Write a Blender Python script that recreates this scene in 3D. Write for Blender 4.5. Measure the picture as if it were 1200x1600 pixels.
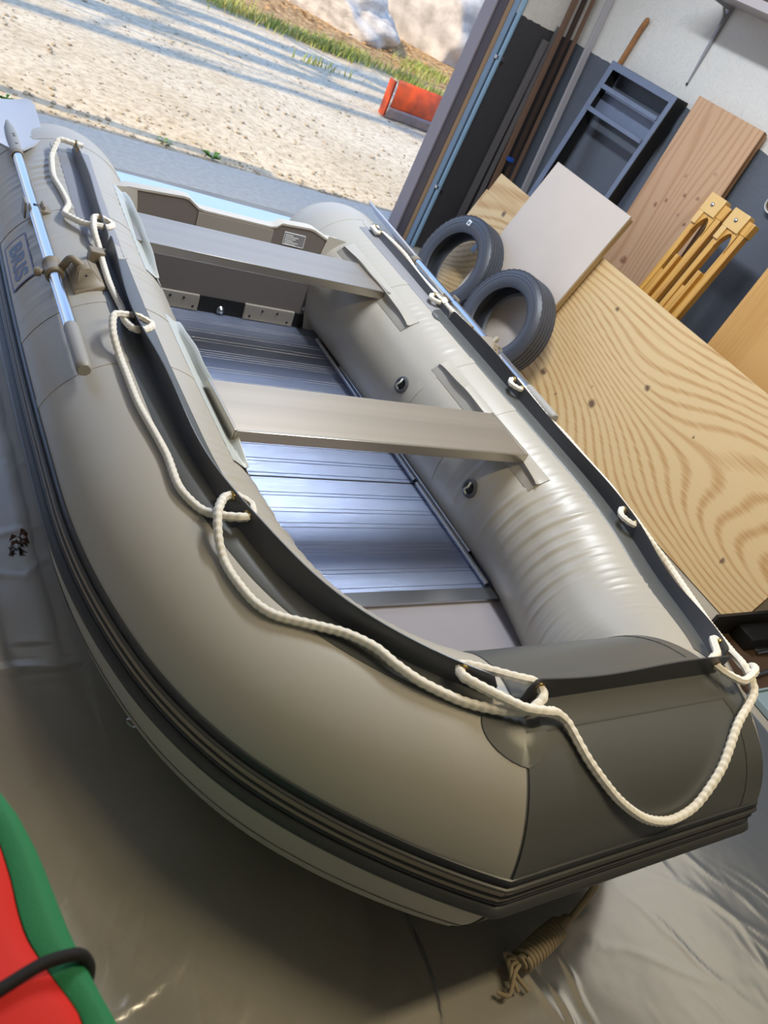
import bpy, bmesh, math, random
import numpy as np
from mathutils import Vector, Matrix, noise as mnoise

# ------------------------------------------------------------------ clear
for o in list(bpy.data.objects): bpy.data.objects.remove(o)
scene = bpy.context.scene
COL = scene.collection
random.seed(7); rng = np.random.default_rng(7)
R = math.radians

# ------------------------------------------------------------------ camera
def cam_axes(yaw, pitch, roll):
    f = Vector((math.sin(yaw)*math.cos(pitch), math.cos(yaw)*math.cos(pitch), -math.sin(pitch)))
    r = Vector((math.cos(yaw), -math.sin(yaw), 0)); u = r.cross(f)
    c, s = math.cos(roll), math.sin(roll)
    return c*r+s*u, -s*r+c*u, f
cd = bpy.data.cameras.new('camera'); cam = bpy.data.objects.new('camera', cd); COL.objects.link(cam)
cr, cu, cf = cam_axes(R(43.734), R(32.054), R(28.407))
M = Matrix((cr, cu, -cf)).transposed().to_4x4(); M.translation = Vector((-1.2585, -2.2571, 1.4042))
cam.matrix_world = M
cd.sensor_fit = 'VERTICAL'; cd.sensor_height = 36.0; cd.lens = 1332.1/1600*36.0
cd.clip_start = .02; cd.clip_end = 400
cd.dof.use_dof = True; cd.dof.focus_distance = 2.0; cd.dof.aperture_fstop = 7.0
scene.camera = cam

# ------------------------------------------------------------------ world, sun, exposure
w = bpy.data.worlds.new('world'); scene.world = w; w.use_nodes = True
nt = w.node_tree; nt.nodes.clear()
out = nt.nodes.new('ShaderNodeOutputWorld'); bg = nt.nodes.new('ShaderNodeBackground')
tc0 = nt.nodes.new('ShaderNodeTexCoord'); sp0 = nt.nodes.new('ShaderNodeSeparateXYZ'); rp0 = nt.nodes.new('ShaderNodeValToRGB')
nt.links.new(tc0.outputs['Generated'], sp0.inputs[0]); nt.links.new(sp0.outputs['Z'], rp0.inputs[0])
for k_, (p_, c_) in enumerate(((0., (.60, .70, .86)), (.3, (.40, .58, .95)), (1., (.22, .40, .82)))):
    e_ = rp0.color_ramp.elements[k_] if k_ < 2 else rp0.color_ramp.elements.new(p_)
    e_.position = p_; e_.color = (*c_, 1)
nt.links.new(rp0.outputs[0], bg.inputs[0]); bg.inputs[1].default_value = 1.5
nt.links.new(bg.outputs[0], out.inputs[0])
sd = bpy.data.lights.new('sun', 'SUN'); sd.energy = 3.9; sd.angle = R(.35); sd.color = (1, .85, .62)
sun = bpy.data.objects.new('sun', sd); COL.objects.link(sun)
sun.rotation_euler = Vector((1, .08, -.72)).to_track_quat('-Z', 'Y').to_euler(); sun.location = (-6, 3, 8)
def area(name, loc, tgt, sx, sy, power, color):
    d = bpy.data.lights.new(name, 'AREA'); d.shape = 'RECTANGLE'; d.size = sx; d.size_y = sy; d.energy = power; d.color = color
    o = bpy.data.objects.new(name, d); COL.objects.link(o); o.location = loc
    o.rotation_euler = (Vector(tgt)-Vector(loc)).to_track_quat('-Z', 'Y').to_euler(); return o
LAMPS = [((.35, -1.95, 2.43), 22, (1, .84, .54)), ((.45, .1, 2.43), 52, (.88, .94, 1.0))]  # second, cool lamp is an unseen fill added to brighten the interior
for k, (lc, pw, lcol) in enumerate(LAMPS):
    area('shop_light', lc, (lc[0], lc[1], 0), *((1.15, .16) if k == 0 else (.16, 1.15)), pw, lcol)
vs = scene.view_settings
vs.view_transform = 'Standard'; vs.look = 'None'; vs.gamma = 1; vs.use_curve_mapping = False; vs.exposure = .34

# ------------------------------------------------------------------ helpers
def rgb(h):
    h = h.lstrip('#'); c = [int(h[i:i+2], 16)/255 for i in (0, 2, 4)]
    return tuple((x/12.92 if x <= .04045 else ((x+.055)/1.055)**2.4) for x in c)
MATS = {}
def mat(name, col, rough=.5, metal=0., var=0., vscale=8., bump=0., bscale=60., coat=0., spec=.5, stretch=(1, 1, 1), col2=None, aniso=0.):
    if name in MATS: return MATS[name]
    m = bpy.data.materials.new(name); m.use_nodes = True; t = m.node_tree; b = t.nodes['Principled BSDF']
    col = rgb(col) if isinstance(col, str) else col
    b.inputs['Base Color'].default_value = (*col, 1); b.inputs['Roughness'].default_value = rough; b.inputs['Metallic'].default_value = metal
    b.inputs['Specular IOR Level'].default_value = spec; b.inputs['Coat Weight'].default_value = coat; b.inputs['Coat Roughness'].default_value = .25
    b.inputs['Anisotropic'].default_value = aniso
    if var or bump or col2:
        tc = t.nodes.new('ShaderNodeTexCoord'); mp = t.nodes.new('ShaderNodeMapping'); mp.inputs['Scale'].default_value = stretch
        t.links.new(tc.outputs['Object'], mp.inputs[0])
    if var or col2:
        n = t.nodes.new('ShaderNodeTexNoise'); n.inputs['Scale'].default_value = vscale; n.inputs['Detail'].default_value = 6
        t.links.new(mp.outputs[0], n.inputs['Vector'])
        r = t.nodes.new('ShaderNodeValToRGB'); r.color_ramp.elements[0].position = .3; r.color_ramp.elements[1].position = .7
        c2 = rgb(col2) if isinstance(col2, str) else (col2 or tuple(x*(1+var) for x in col))
        c1 = col if col2 else tuple(x*(1-var) for x in col)
        r.color_ramp.elements[0].color = (*c1, 1); r.color_ramp.elements[1].color = (*c2, 1)
        t.links.new(n.outputs['Fac'], r.inputs[0]); t.links.new(r.outputs[0], b.inputs['Base Color'])
    if bump:
        n2 = t.nodes.new('ShaderNodeTexNoise'); n2.inputs['Scale'].default_value = bscale; n2.inputs['Detail'].default_value = 5
        t.links.new(mp.outputs[0], n2.inputs['Vector'])
        bp = t.nodes.new('ShaderNodeBump'); bp.inputs['Strength'].default_value = bump; bp.inputs['Distance'].default_value = .01
        t.links.new(n2.outputs['Fac'], bp.inputs['Height']); t.links.new(bp.outputs[0], b.inputs['Normal'])
    MATS[name] = m; return m

def mesh_obj(name, verts, faces, m, parent=None, smooth=True, auto=None):
    me = bpy.data.meshes.new(name); me.from_pydata([tuple(map(float, v)) for v in verts], [], [tuple(map(int, f)) for f in faces]); me.update()
    return link(name, me, m, parent, smooth, auto)
def link(name, me, m, parent=None, smooth=True, auto=None):
    if m: 
        if not me.materials: me.materials.append(m)
    if smooth:
        me.polygons.foreach_set('use_smooth', [True]*len(me.polygons))
        if auto is not None:
            me.set_sharp_from_angle(angle=R(auto))
    o = bpy.data.objects.new(name, me); COL.objects.link(o)
    if parent: adopt(o, parent)
    return o
def adopt(o, parent):
    o.parent = parent
    mw = Matrix.Identity(4); p = parent
    chain = []
    while p: chain.append(p); p = p.parent
    for p in reversed(chain): mw = mw @ (p.matrix_parent_inverse @ p.matrix_basis)
    o.matrix_parent_inverse = mw.inverted()
def tag(o, label, cat, group=None, kind=None):
    o['label'] = label; o['category'] = cat
    if group: o['group'] = group
    if kind: o['kind'] = kind
    return o
def thing(name, label, cat, loc=(0, 0, 0), group=None):
    o = bpy.data.objects.new(name, None); COL.objects.link(o); o.location = loc; o.empty_display_size = .1
    return tag(o, label, cat, group)
def struct(o):
    o['kind'] = 'structure'; return o
def clean(bm):
    bmesh.ops.recalc_face_normals(bm, faces=bm.faces); return bm
def bm_obj(name, bm, m, parent=None, smooth=False, auto=None):
    clean(bm); me = bpy.data.meshes.new(name); bm.to_mesh(me); bm.free(); return link(name, me, m, parent, smooth, auto)
def box_bm(x0, x1, y0, y1, z0, z1, bev=0., seg=2):
    bm = bmesh.new(); v = [bm.verts.new((x, y, z)) for x in (x0, x1) for y in (y0, y1) for z in (z0, z1)]
    for f in ((0,1,3,2),(4,6,7,5),(0,4,5,1),(2,3,7,6),(0,2,6,4),(1,5,7,3)): bm.faces.new([v[i] for i in f])
    if bev: bmesh.ops.bevel(bm, geom=bm.edges[:], offset=bev, segments=seg, affect='EDGES', profile=.5)
    return bm
def box(name, x0, x1, y0, y1, z0, z1, m, parent=None, bev=0.):
    return bm_obj(name, box_bm(x0, x1, y0, y1, z0, z1, bev), m, parent, smooth=bool(bev), auto=20 if bev else None)
def slab(name, P, ex, ey, n, m, parent=None, bev=0.):
    """board: corner P, edge vectors ex, ey, thickness vector n"""
    P, ex, ey, n = map(Vector, (P, ex, ey, n)); bm = bmesh.new()
    v = [bm.verts.new(P+a*ex+b*ey+c*n) for a in (0, 1) for b in (0, 1) for c in (0, 1)]
    for f in ((0,1,3,2),(4,6,7,5),(0,4,5,1),(2,3,7,6),(0,2,6,4),(1,5,7,3)): bm.faces.new([v[i] for i in f])
    if bev: bmesh.ops.bevel(bm, geom=bm.edges[:], offset=bev, segments=2, affect='EDGES', profile=.5)
    return bm_obj(name, bm, m, parent, smooth=bool(bev), auto=20 if bev else None)
def catmull(P, step=.004):
    P = np.array(P, float); P = np.vstack([2*P[0]-P[1], P, 2*P[-1]-P[-2]]); out = []
    for i in range(1, len(P)-2):
        n = max(2, int(np.linalg.norm(P[i+1]-P[i])/step)); t = np.linspace(0, 1, n, endpoint=False)[:, None]
        a, b, c, d = P[i-1:i+3]
        # centripetal-ish tension
        m1 = (c-a)*.42; m2 = (d-b)*.42
        l = np.linalg.norm(c-b)
        for mm in (m1, m2):
            k = np.linalg.norm(mm)
            if k > l: mm *= l/k
        out.append((2*t**3-3*t**2+1)*b+(t**3-2*t**2+t)*m1+(-2*t**3+3*t**2)*c+(t**3-t**2)*m2)
    out.append(P[-2][None]); return np.vstack(out)
def sweep(P, rad, n=12, braid=0., pitch=.02, caps=True):
    """tube along points, parallel transport; rad scalar or array"""
    P = np.asarray(P, float); T = np.gradient(P, axis=0); T /= np.linalg.norm(T, axis=1)[:, None]+1e-12
    a = np.array([0, 0, 1.]) if abs(T[0][2]) < .9 else np.array([1., 0, 0]); N = np.cross(T[0], a); N /= np.linalg.norm(N)
    rad = np.broadcast_to(np.asarray(rad, float), (len(P),)); s = np.r_[0, np.cumsum(np.linalg.norm(np.diff(P, axis=0), axis=1))]
    V = []; th = np.arange(n)*2*math.pi/n
    for i in range(len(P)):
        N = N-T[i]*(N@T[i]); N /= np.linalg.norm(N); B = np.cross(T[i], N)
        rr = rad[i]*(1+braid*np.sin(2*math.pi*s[i]/pitch+3*th)*np.sin(-2*math.pi*s[i]/pitch+3*th)) if braid else rad[i]*np.ones(n)
        V.append(P[i]+rr[:, None]*(np.cos(th)[:, None]*N+np.sin(th)[:, None]*B))
    V = np.vstack(V); F = []
    for i in range(len(P)-1):
        for j in range(n): F.append((i*n+j, i*n+(j+1) % n, (i+1)*n+(j+1) % n, (i+1)*n+j))
    if caps: F += [tuple(range(n-1, -1, -1)), tuple((len(P)-1)*n+j for j in range(n))]
    return V, F
def rod(name, P, rad, m, parent=None, n=14, **k):
    v, f = sweep(P, rad, n, **k); return mesh_obj(name, v, f, m, parent, True, 50)
def lathe(prof, n=48, closed=False):
    V = []; F = []; k = len(prof)
    for i in range(n):
        a = 2*math.pi*i/n
        for r, z in prof: V.append((r*math.cos(a), r*math.sin(a), z))
    for i in range(n):
        for j in range(k if closed else k-1):
            F.append((i*k+j, ((i+1) % n)*k+j, ((i+1) % n)*k+(j+1) % k, i*k+(j+1) % k))
    return V, F
def place(V, origin, zdir, xdir=None):
    z = Vector(zdir).normalized(); x = Vector(xdir) if xdir is not None else (Vector((0, 0, 1)) if abs(z.z) < .9 else Vector((1, 0, 0)))
    x = (x-z*x.dot(z)).normalized(); y = z.cross(x); o = Vector(origin)
    return [o+x*v[0]+y*v[1]+z*v[2] for v in V]
def grid_faces(nu, nv, wrap=False):
    F = []
    for i in range(nu-1):
        for j in range(nv if wrap else nv-1):
            F.append((i*nv+j, i*nv+(j+1) % nv, (i+1)*nv+(j+1) % nv, (i+1)*nv+j))
    return F
def fbm(x, y, z=0., sc=1., oc=4):
    return mnoise.fractal(Vector((x*sc, y*sc, z*sc)), .9, 2.0, oc)

# ------------------------------------------------------------------ special materials
def wall_paint(name, low, high, h=1.27):
    m = bpy.data.materials.new(name); m.use_nodes = True; t = m.node_tree; b = t.nodes['Principled BSDF']; L = t.links.new
    tc = t.nodes.new('ShaderNodeTexCoord'); sep = t.nodes.new('ShaderNodeSeparateXYZ'); L(tc.outputs['Object'], sep.inputs[0])
    n = t.nodes.new('ShaderNodeTexNoise'); n.inputs['Scale'].default_value = 30; L(tc.outputs['Object'], n.inputs['Vector'])
    ad = t.nodes.new('ShaderNodeMath'); ad.operation = 'MULTIPLY_ADD'; ad.inputs[1].default_value = .018; L(n.outputs['Fac'], ad.inputs[0]); L(sep.outputs['Z'], ad.inputs[2])
    gt = t.nodes.new('ShaderNodeMath'); gt.operation = 'GREATER_THAN'; gt.inputs[1].default_value = h+.009; L(ad.outputs[0], gt.inputs[0])
    mx = t.nodes.new('ShaderNodeMix'); mx.data_type = 'RGBA'; L(gt.outputs[0], mx.inputs['Factor'])
    mx.inputs['A'].default_value = (*low, 1); mx.inputs['B'].default_value = (*high, 1); L(mx.outputs['Result'], b.inputs['Base Color'])
    # oriented strand relief
    vo = t.nodes.new('ShaderNodeTexVoronoi'); vo.feature = 'F1'; vo.inputs['Scale'].default_value = 1
    mp = t.nodes.new('ShaderNodeMapping'); mp.inputs['Scale'].default_value = (40, 22, 60); mp.inputs['Rotation'].default_value = (.6, 0, 0)
    nd = t.nodes.new('ShaderNodeTexNoise'); nd.inputs['Scale'].default_value = 9; L(tc.outputs['Object'], nd.inputs['Vector'])
    va = t.nodes.new('ShaderNodeVectorMath'); va.operation = 'MULTIPLY_ADD'; va.inputs[1].default_value = (.22, .22, .22); L(nd.outputs['Color'], va.inputs[0]); L(tc.outputs['Object'], va.inputs[2])
    L(va.outputs[0], mp.inputs[0]); L(mp.outputs[0], vo.inputs['Vector'])
    bp = t.nodes.new('ShaderNodeBump'); bp.inputs['Strength'].default_value = 1.; bp.inputs['Distance'].default_value = .022
    L(vo.outputs['Color'], bp.inputs['Height']); L(bp.outputs[0], b.inputs['Normal']); b.inputs['Roughness'].default_value = .55
    return m
def plywood(name, light, dark, axis, scale=5., dist=5., stretch=4., knots=(), knotcol=(.10, .05, .03), rough=.55, lines=150.):
    """axis: 'Y' grain runs along world y, 'Z' along z; cathedral figure from a distorted band texture"""
    m = bpy.data.materials.new(name); m.use_nodes = True; t = m.node_tree; b = t.nodes['Principled BSDF']; L = t.links.new
    tc = t.nodes.new('ShaderNodeTexCoord'); mp = t.nodes.new('ShaderNodeMapping')
    mp.inputs['Scale'].default_value = (0.2, 1/stretch, 1) if axis == 'Y' else (.2, 1, 1/stretch)
    L(tc.outputs['Object'], mp.inputs[0])
    wv = t.nodes.new('ShaderNodeTexNoise'); wv.inputs['Scale'].default_value = scale; wv.inputs['Detail'].default_value = 1.2; wv.inputs['Roughness'].default_value = .4
    L(mp.outputs[0], wv.inputs['Vector'])
    mu0 = t.nodes.new('ShaderNodeMath'); mu0.operation = 'MULTIPLY'; mu0.inputs[1].default_value = dist; L(wv.outputs['Fac'], mu0.inputs[0])
    sp1 = t.nodes.new('ShaderNodeSeparateXYZ'); L(tc.outputs['Object'], sp1.inputs[0])
    mu = t.nodes.new('ShaderNodeMath'); mu.operation = 'MULTIPLY_ADD'; mu.inputs[1].default_value = lines; L(sp1.outputs['Z' if axis == 'Y' else 'Y'], mu.inputs[0]); L(mu0.outputs[0], mu.inputs[2])
    sn = t.nodes.new('ShaderNodeMath'); sn.operation = 'SINE'; L(mu.outputs[0], sn.inputs[0])
    n2 = t.nodes.new('ShaderNodeTexNoise'); n2.inputs['Scale'].default_value = 40; n2.inputs['Detail'].default_value = 4
    mp2 = t.nodes.new('ShaderNodeMapping'); mp2.inputs['Scale'].default_value = (1, .08, 4) if axis == 'Y' else (1, 4, .08)
    L(tc.outputs['Object'], mp2.inputs[0]); L(mp2.outputs[0], n2.inputs['Vector'])
    ad = t.nodes.new('ShaderNodeMath'); ad.operation = 'MULTIPLY_ADD'; ad.inputs[1].default_value = .28; ad.inputs[2].default_value = .15; L(sn.outputs[0], ad.inputs[0])
    a2 = t.nodes.new('ShaderNodeMath'); a2.operation = 'MULTIPLY_ADD'; a2.inputs[1].default_value = .7; L(n2.outputs['Fac'], a2.inputs[0]); L(ad.outputs[0], a2.inputs[2])
    rp = t.nodes.new('ShaderNodeValToRGB'); rp.color_ramp.elements[0].position = .50; rp.color_ramp.elements[1].position = .92
    rp.color_ramp.elements[0].color = (*light, 1); rp.color_ramp.elements[1].color = (*dark, 1); L(a2.outputs[0], rp.inputs[0])
    last = rp.outputs[0]
    for (kx, ky, kz, kr) in knots:
        d = t.nodes.new('ShaderNodeVectorMath'); d.operation = 'SUBTRACT'; d.inputs[1].default_value = (kx, ky, kz)
        nk = t.nodes.new('ShaderNodeTexNoise'); nk.inputs['Scale'].default_value = 45; L(tc.outputs['Object'], nk.inputs['Vector'])
        vk = t.nodes.new('ShaderNodeVectorMath'); vk.operation = 'MULTIPLY_ADD'; vk.inputs[1].default_value = (.02, .02, .02); L(nk.outputs['Color'], vk.inputs[0]); L(tc.outputs['Object'], vk.inputs[2])
        L(vk.outputs[0], d.inputs[0])
        ln = t.nodes.new('ShaderNodeVectorMath'); ln.operation = 'LENGTH'; L(d.outputs[0], ln.inputs[0])
        mr = t.nodes.new('ShaderNodeMapRange'); mr.inputs['From Min'].default_value = kr*.6; mr.inputs['From Max'].default_value = kr*1.25
        mr.inputs['To Min'].default_value = .9; mr.inputs['To Max'].default_value = 0; L(ln.outputs['Value'], mr.inputs['Value'])
        mx = t.nodes.new('ShaderNodeMix'); mx.data_type = 'RGBA'; L(mr.outputs[0], mx.inputs['Factor']); L(last, mx.inputs['A']); mx.inputs['B'].default_value = (*knotcol, 1); last = mx.outputs['Result']
    L(last, b.inputs['Base Color']); b.inputs['Roughness'].default_value = rough
    bp = t.nodes.new('ShaderNodeBump'); bp.inputs['Strength'].default_value = .15; bp.inputs['Distance'].default_value = .004; L(n2.outputs['Fac'], bp.inputs['Height']); L(bp.outputs[0], b.inputs['Normal'])
    return m
def ground_mat():
    m = bpy.data.materials.new('gravel_ground'); m.use_nodes = True; t = m.node_tree; b = t.nodes['Principled BSDF']; L = t.links.new
    tc = t.nodes.new('ShaderNodeTexCoord')
    def noise(s, d=6):
        n = t.nodes.new('ShaderNodeTexNoise'); n.inputs['Scale'].default_value = s; n.inputs['Detail'].default_value = d; n.inputs['Roughness'].default_value = .65; L(tc.outputs['Object'], n.inputs['Vector']); return n.outputs['Fac']
    def ramp(f, stops):
        r = t.nodes.new('ShaderNodeValToRGB'); e = r.color_ramp.elements
        e[0].position, e[0].color = stops[0][0], (*stops[0][1], 1); e[1].position, e[1].color = stops[1][0], (*stops[1][1], 1)
        L(f, r.inputs[0]); return r.outputs[0]
    grav = ramp(noise(22, 8), ((.25, rgb('#a8977e')), (.58, rgb('#dccdb2'))))
    big = ramp(noise(1.2, 4), ((.35, (.82, .78, .72)), (.65, (1, 1, 1))))
    mu = t.nodes.new('ShaderNodeMix'); mu.data_type = 'RGBA'; mu.blend_type = 'MULTIPLY'; mu.inputs['Factor'].default_value = .8; L(grav, mu.inputs['A']); L(big, mu.inputs['B'])
    leaf = ramp(noise(14, 8), ((.35, rgb('#6b4a2c')), (.65, rgb('#d2ae7c'))))
    sep = t.nodes.new('ShaderNodeSeparateXYZ'); L(tc.outputs['Object'], sep.inputs[0])
    ed = t.nodes.new('ShaderNodeMath'); ed.operation = 'MULTIPLY_ADD'; ed.inputs[1].default_value = 1.6; L(noise(.9, 5), ed.inputs[0]); L(sep.outputs['Y'], ed.inputs[2])
    mr = t.nodes.new('ShaderNodeMapRange'); mr.inputs['From Min'].default_value = 7.3; mr.inputs['From Max'].default_value = 8.2; L(ed.outputs[0], mr.inputs['Value'])
    mx = t.nodes.new('ShaderNodeMix'); mx.data_type = 'RGBA'; L(mr.outputs[0], mx.inputs['Factor']); L(mu.outputs['Result'], mx.inputs['A']); L(leaf, mx.inputs['B'])
    # dark debris collected along the edge of the concrete apron
    dn = t.nodes.new('ShaderNodeMath'); dn.operation = 'MULTIPLY_ADD'; dn.inputs[1].default_value = .25; L(noise(7, 5), dn.inputs[0]); L(sep.outputs['Y'], dn.inputs[2])
    md = t.nodes.new('ShaderNodeMapRange'); md.inputs['From Min'].default_value = 2.30; md.inputs['From Max'].default_value = 2.46; md.inputs['To Min'].default_value = .55; md.inputs['To Max'].default_value = 0; L(dn.outputs[0], md.inputs['Value'])
    m3 = t.nodes.new('ShaderNodeMix'); m3.data_type = 'RGBA'; L(md.outputs[0], m3.inputs['Factor']); L(mx.outputs['Result'], m3.inputs['A']); m3.inputs['B'].default_value = (.16, .12, .1, 1)
    L(m3.outputs['Result'], b.inputs['Base Color']); b.inputs['Roughness'].default_value = .95; b.inputs['Specular IOR Level'].default_value = .1
    bp = t.nodes.new('ShaderNodeBump'); bp.inputs['Strength'].default_value = .35; bp.inputs['Distance'].default_value = .012; L(noise(60, 6), bp.inputs['Height']); L(bp.outputs[0], b.inputs['Normal'])
    return m
def plastic_film():
    m = bpy.data.materials.new('clear_plastic_film'); m.use_nodes = True; t = m.node_tree; L = t.links.new
    for n in list(t.nodes): t.nodes.remove(n)
    o = t.nodes.new('ShaderNodeOutputMaterial'); tr = t.nodes.new('ShaderNodeBsdfTransparent'); gl = t.nodes.new('ShaderNodeBsdfGlossy'); df = t.nodes.new('ShaderNodeBsdfDiffuse')
    tr.inputs[0].default_value = (.93, .92, .90, 1); gl.inputs['Roughness'].default_value = .17; df.inputs[0].default_value = (.55, .54, .52, 1)
    fr = t.nodes.new('ShaderNodeFresnel'); fr.inputs[0].default_value = 1.5
    tc = t.nodes.new('ShaderNodeTexCoord'); n4 = t.nodes.new('ShaderNodeTexNoise'); n4.inputs['Scale'].default_value = 3.5; n4.inputs['Detail'].default_value = 3; L(tc.outputs['Object'], n4.inputs['Vector'])
    bp = t.nodes.new('ShaderNodeBump'); bp.inputs['Strength'].default_value = .3; bp.inputs['Distance'].default_value = .012; L(n4.outputs['Fac'], bp.inputs['Height']); L(bp.outputs[0], gl.inputs['Normal'])
    k = t.nodes.new('ShaderNodeMath'); k.operation = 'MULTIPLY_ADD'; k.inputs[1].default_value = 1.25; k.inputs[2].default_value = .025; k.use_clamp = True; L(fr.outputs[0], k.inputs[0])
    m1 = t.nodes.new('ShaderNodeMixShader'); m1.inputs[0].default_value = .13; L(tr.outputs[0], m1.inputs[1]); L(df.outputs[0], m1.inputs[2])
    m2 = t.nodes.new('ShaderNodeMixShader'); L(k.outputs[0], m2.inputs[0]); L(m1.outputs[0], m2.inputs[1]); L(gl.outputs[0], m2.inputs[2]); L(m2.outputs[0], o.inputs[0])
    return m

# colours
CONCRETE = mat('concrete', '#9a938a', .8, var=.18, vscale=6, bump=.2, bscale=90)
PVC = mat('grey_pvc', '#b0aba2', .37, var=.03, vscale=3, bump=.03, bscale=500, spec=.5)
PVC_EDGE = mat('pale_pvc', '#b8bcb8', .35, spec=.5)
DARKPVC = mat('charcoal_pvc', '#545656', .36, bump=.03, bscale=700)
STERNFLAP = mat('stern_flap_pvc', '#62646c', .42); FLAP = mat('flap_pvc', '#3c3d42', .34, bump=.04, bscale=600)
RUBBER = mat('rub_rubber', '#3a3b3d', .42)
TAN = mat('tan_stripe', '#9c8c7c', .5)
TAUPE = mat('taupe_plastic', '#8f8474', .5, bump=.05, bscale=300)
ALU = mat('brushed_floor_aluminium', '#aab5d0', .33, 1., var=.05, vscale=9, bump=.22, bscale=1300, stretch=(.004, 1, 1))  # blue tint in the base colour adds to the sky reflection
ALUBEAD = mat('rail_aluminium', '#c4c8d0', .25, 1.)
SEATM = mat('brushed_seat_aluminium', '#b0a597', .38, .7, var=.10, vscale=16, bump=.015, bscale=160, stretch=(.02, 1, 1))
SHAFT = mat('oar_aluminium', '#cfd3da', .22, 1.)
ROPE = mat('white_rope', '#ebe6dd', .85, var=.06, vscale=200)
BRASS = mat('brass', '#a9925a', .3, 1.)
STEEL = mat('steel', '#b8bcc2', .3, 1.)
BLACK = mat('black', '#0c0c0d', .5)
TYRE = mat('tyre_rubber', '#444750', .42, bump=.06, bscale=200)
WHITEP = mat('white_label', '#e6e8ea', .5)
BADGE = mat('badge_ground', '#c4bcb2', .45)
NAVY = mat('badge_navy', '#26308a', .4)
TEAL = mat('badge_teal', '#1f6f9c', .4, col2='#27408f', vscale=9)
TRANSOM = mat('transom_paint', '#6a625e', .45, bump=.04, bscale=120)
HULL = mat('hull_fabric', '#8f8b92', .5, var=.04, vscale=5)

# ------------------------------------------------------------------ the garage
XW, YF, H = 2.15, 1.72, 2.6
FLOORM = mat('slab_concrete', '#a09a90', .72, var=.16, vscale=3.5, bump=.15, bscale=120)
struct(box('floor', -3.8, 2.35, -5.0, 1.74, -.2, 0, FLOORM))
struct(box('floor_apron', -6.0, 2.35, 1.742, 2.2, -.2, 0, mat('apron_concrete', '#bdb8ae', .85, var=.10, vscale=30, bump=.3, bscale=160)))
WR = wall_paint('wall_two_tone', rgb('#5d6470'), rgb('#dcdad6'))
WD = wall_paint('wall_front_tone', rgb('#3c3a3e'), rgb('#cfc9c2'))
PLAIN = mat('wall_plain', '#cfcac0', .7)
struct(box('wall_right', XW, XW+.2, -5.0, 1.98, 0, H, WR))
struct(box('wall_front', 1.712, XW, YF, 1.98, 0, H, WD))
struct(box('wall_front', -3.8, -3.0, YF, 1.98, 0, H, WD))
struct(box('wall_header', -3.0, 1.712, YF, 1.98, 2.2, H, WD))
struct(box('wall_left', -3.8, -3.6, -5.0, YF, 0, H, PLAIN))
struct(box('wall_back', -3.6, XW, -5.0, -4.8, 0, H, PLAIN))
struct(box('ceiling', -6.8, XW+.2, -5.0, 1.98, H, H+.12, PLAIN))
TR = [('#8b8389', 1.88, 1.985, .022), ('#3b3136', 1.80, 1.88, .014), ('#8a6a45', 1.765, 1.80, .012), ('#6d8296', 1.722, 1.765, .008)]
for k, (c, a, b_, d) in enumerate(TR):
    struct(box('trim_%d' % (k+1), 1.712-d, 1.7125, a, b_, 0, 2.2, mat('jamb_paint_%d' % k, c, .5), bev=.002))
cp = rod('conduit', [(1.722, 1.706, .002), (1.722, 1.706, 1.2), (1.722, 1.706, 2.55)], .0125, mat('conduit_paint', '#7f9db5', .4), n=16)
conduit = thing('conduit_pipe', 'pale blue vertical conduit pipe beside the door jamb', 'pipe', (1.722, 1.706, 0))
cp.name = 'pipe'; adopt(cp, conduit)
for z in (.35, 1.05, 1.8):
    box('strap', 1.70, 1.75, 1.698, 1.7195, z, z+.018, STEEL, conduit, bev=.002)
gu = slab('shade_bar', (-6.0, 2.30, 2.52), (3.45, -.30, 0), (.0, .085, 0), (0, 0, .07), mat('shade_bar_white', '#d5d5d0', .5))  # unseen bar, added and skewed to throw a thin shadow stripe on the drive
tag(gu, 'unseen white bar added outside the eave to cast a stripe of shade', 'shade bar')

# ceiling lamps (fixtures around the area lights; the stern one is an added fill)
for k, (lc, pw, lcol) in enumerate(LAMPS):
    e = thing('shop_light_fixture', ['white shop light on the ceiling over the boat bow', 'unseen white ceiling light added over the boat stern to brighten the interior'][k], 'lamp', (lc[0], lc[1], H))
    hx, hy = ((.62, .09), (.09, .62))[k]
    box('housing', lc[0]-hx, lc[0]+hx, lc[1]-hy, lc[1]+hy, lc[2]+.02, H-.001, PLAIN, e, bev=.01)

# ------------------------------------------------------------------ outside
GM = ground_mat()
n = 150; gx = np.r_[np.linspace(-14, -1, 40)[:-1], np.linspace(-1, 7, 80), np.linspace(7, 45, 40)[1:]]; gy = np.r_[np.linspace(2.2, 8, 90), np.linspace(8, 70, 50)[1:]]
V = []
for x in gx:
    for y in gy:
        z = -.012+.012*fbm(x, y, 0, 1.3)*min(1, (y-2.2)*3)+max(0, y-9)*.02+.05*fbm(x, y, 3, .3)*max(0, min(1, (y-6)/3))
        V.append((x, y, z))
g = struct(mesh_obj('ground', V, grid_faces(len(gx), len(gy)), GM)); 
def gz(x, y): return -.012+max(0, y-9)*.02
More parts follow.
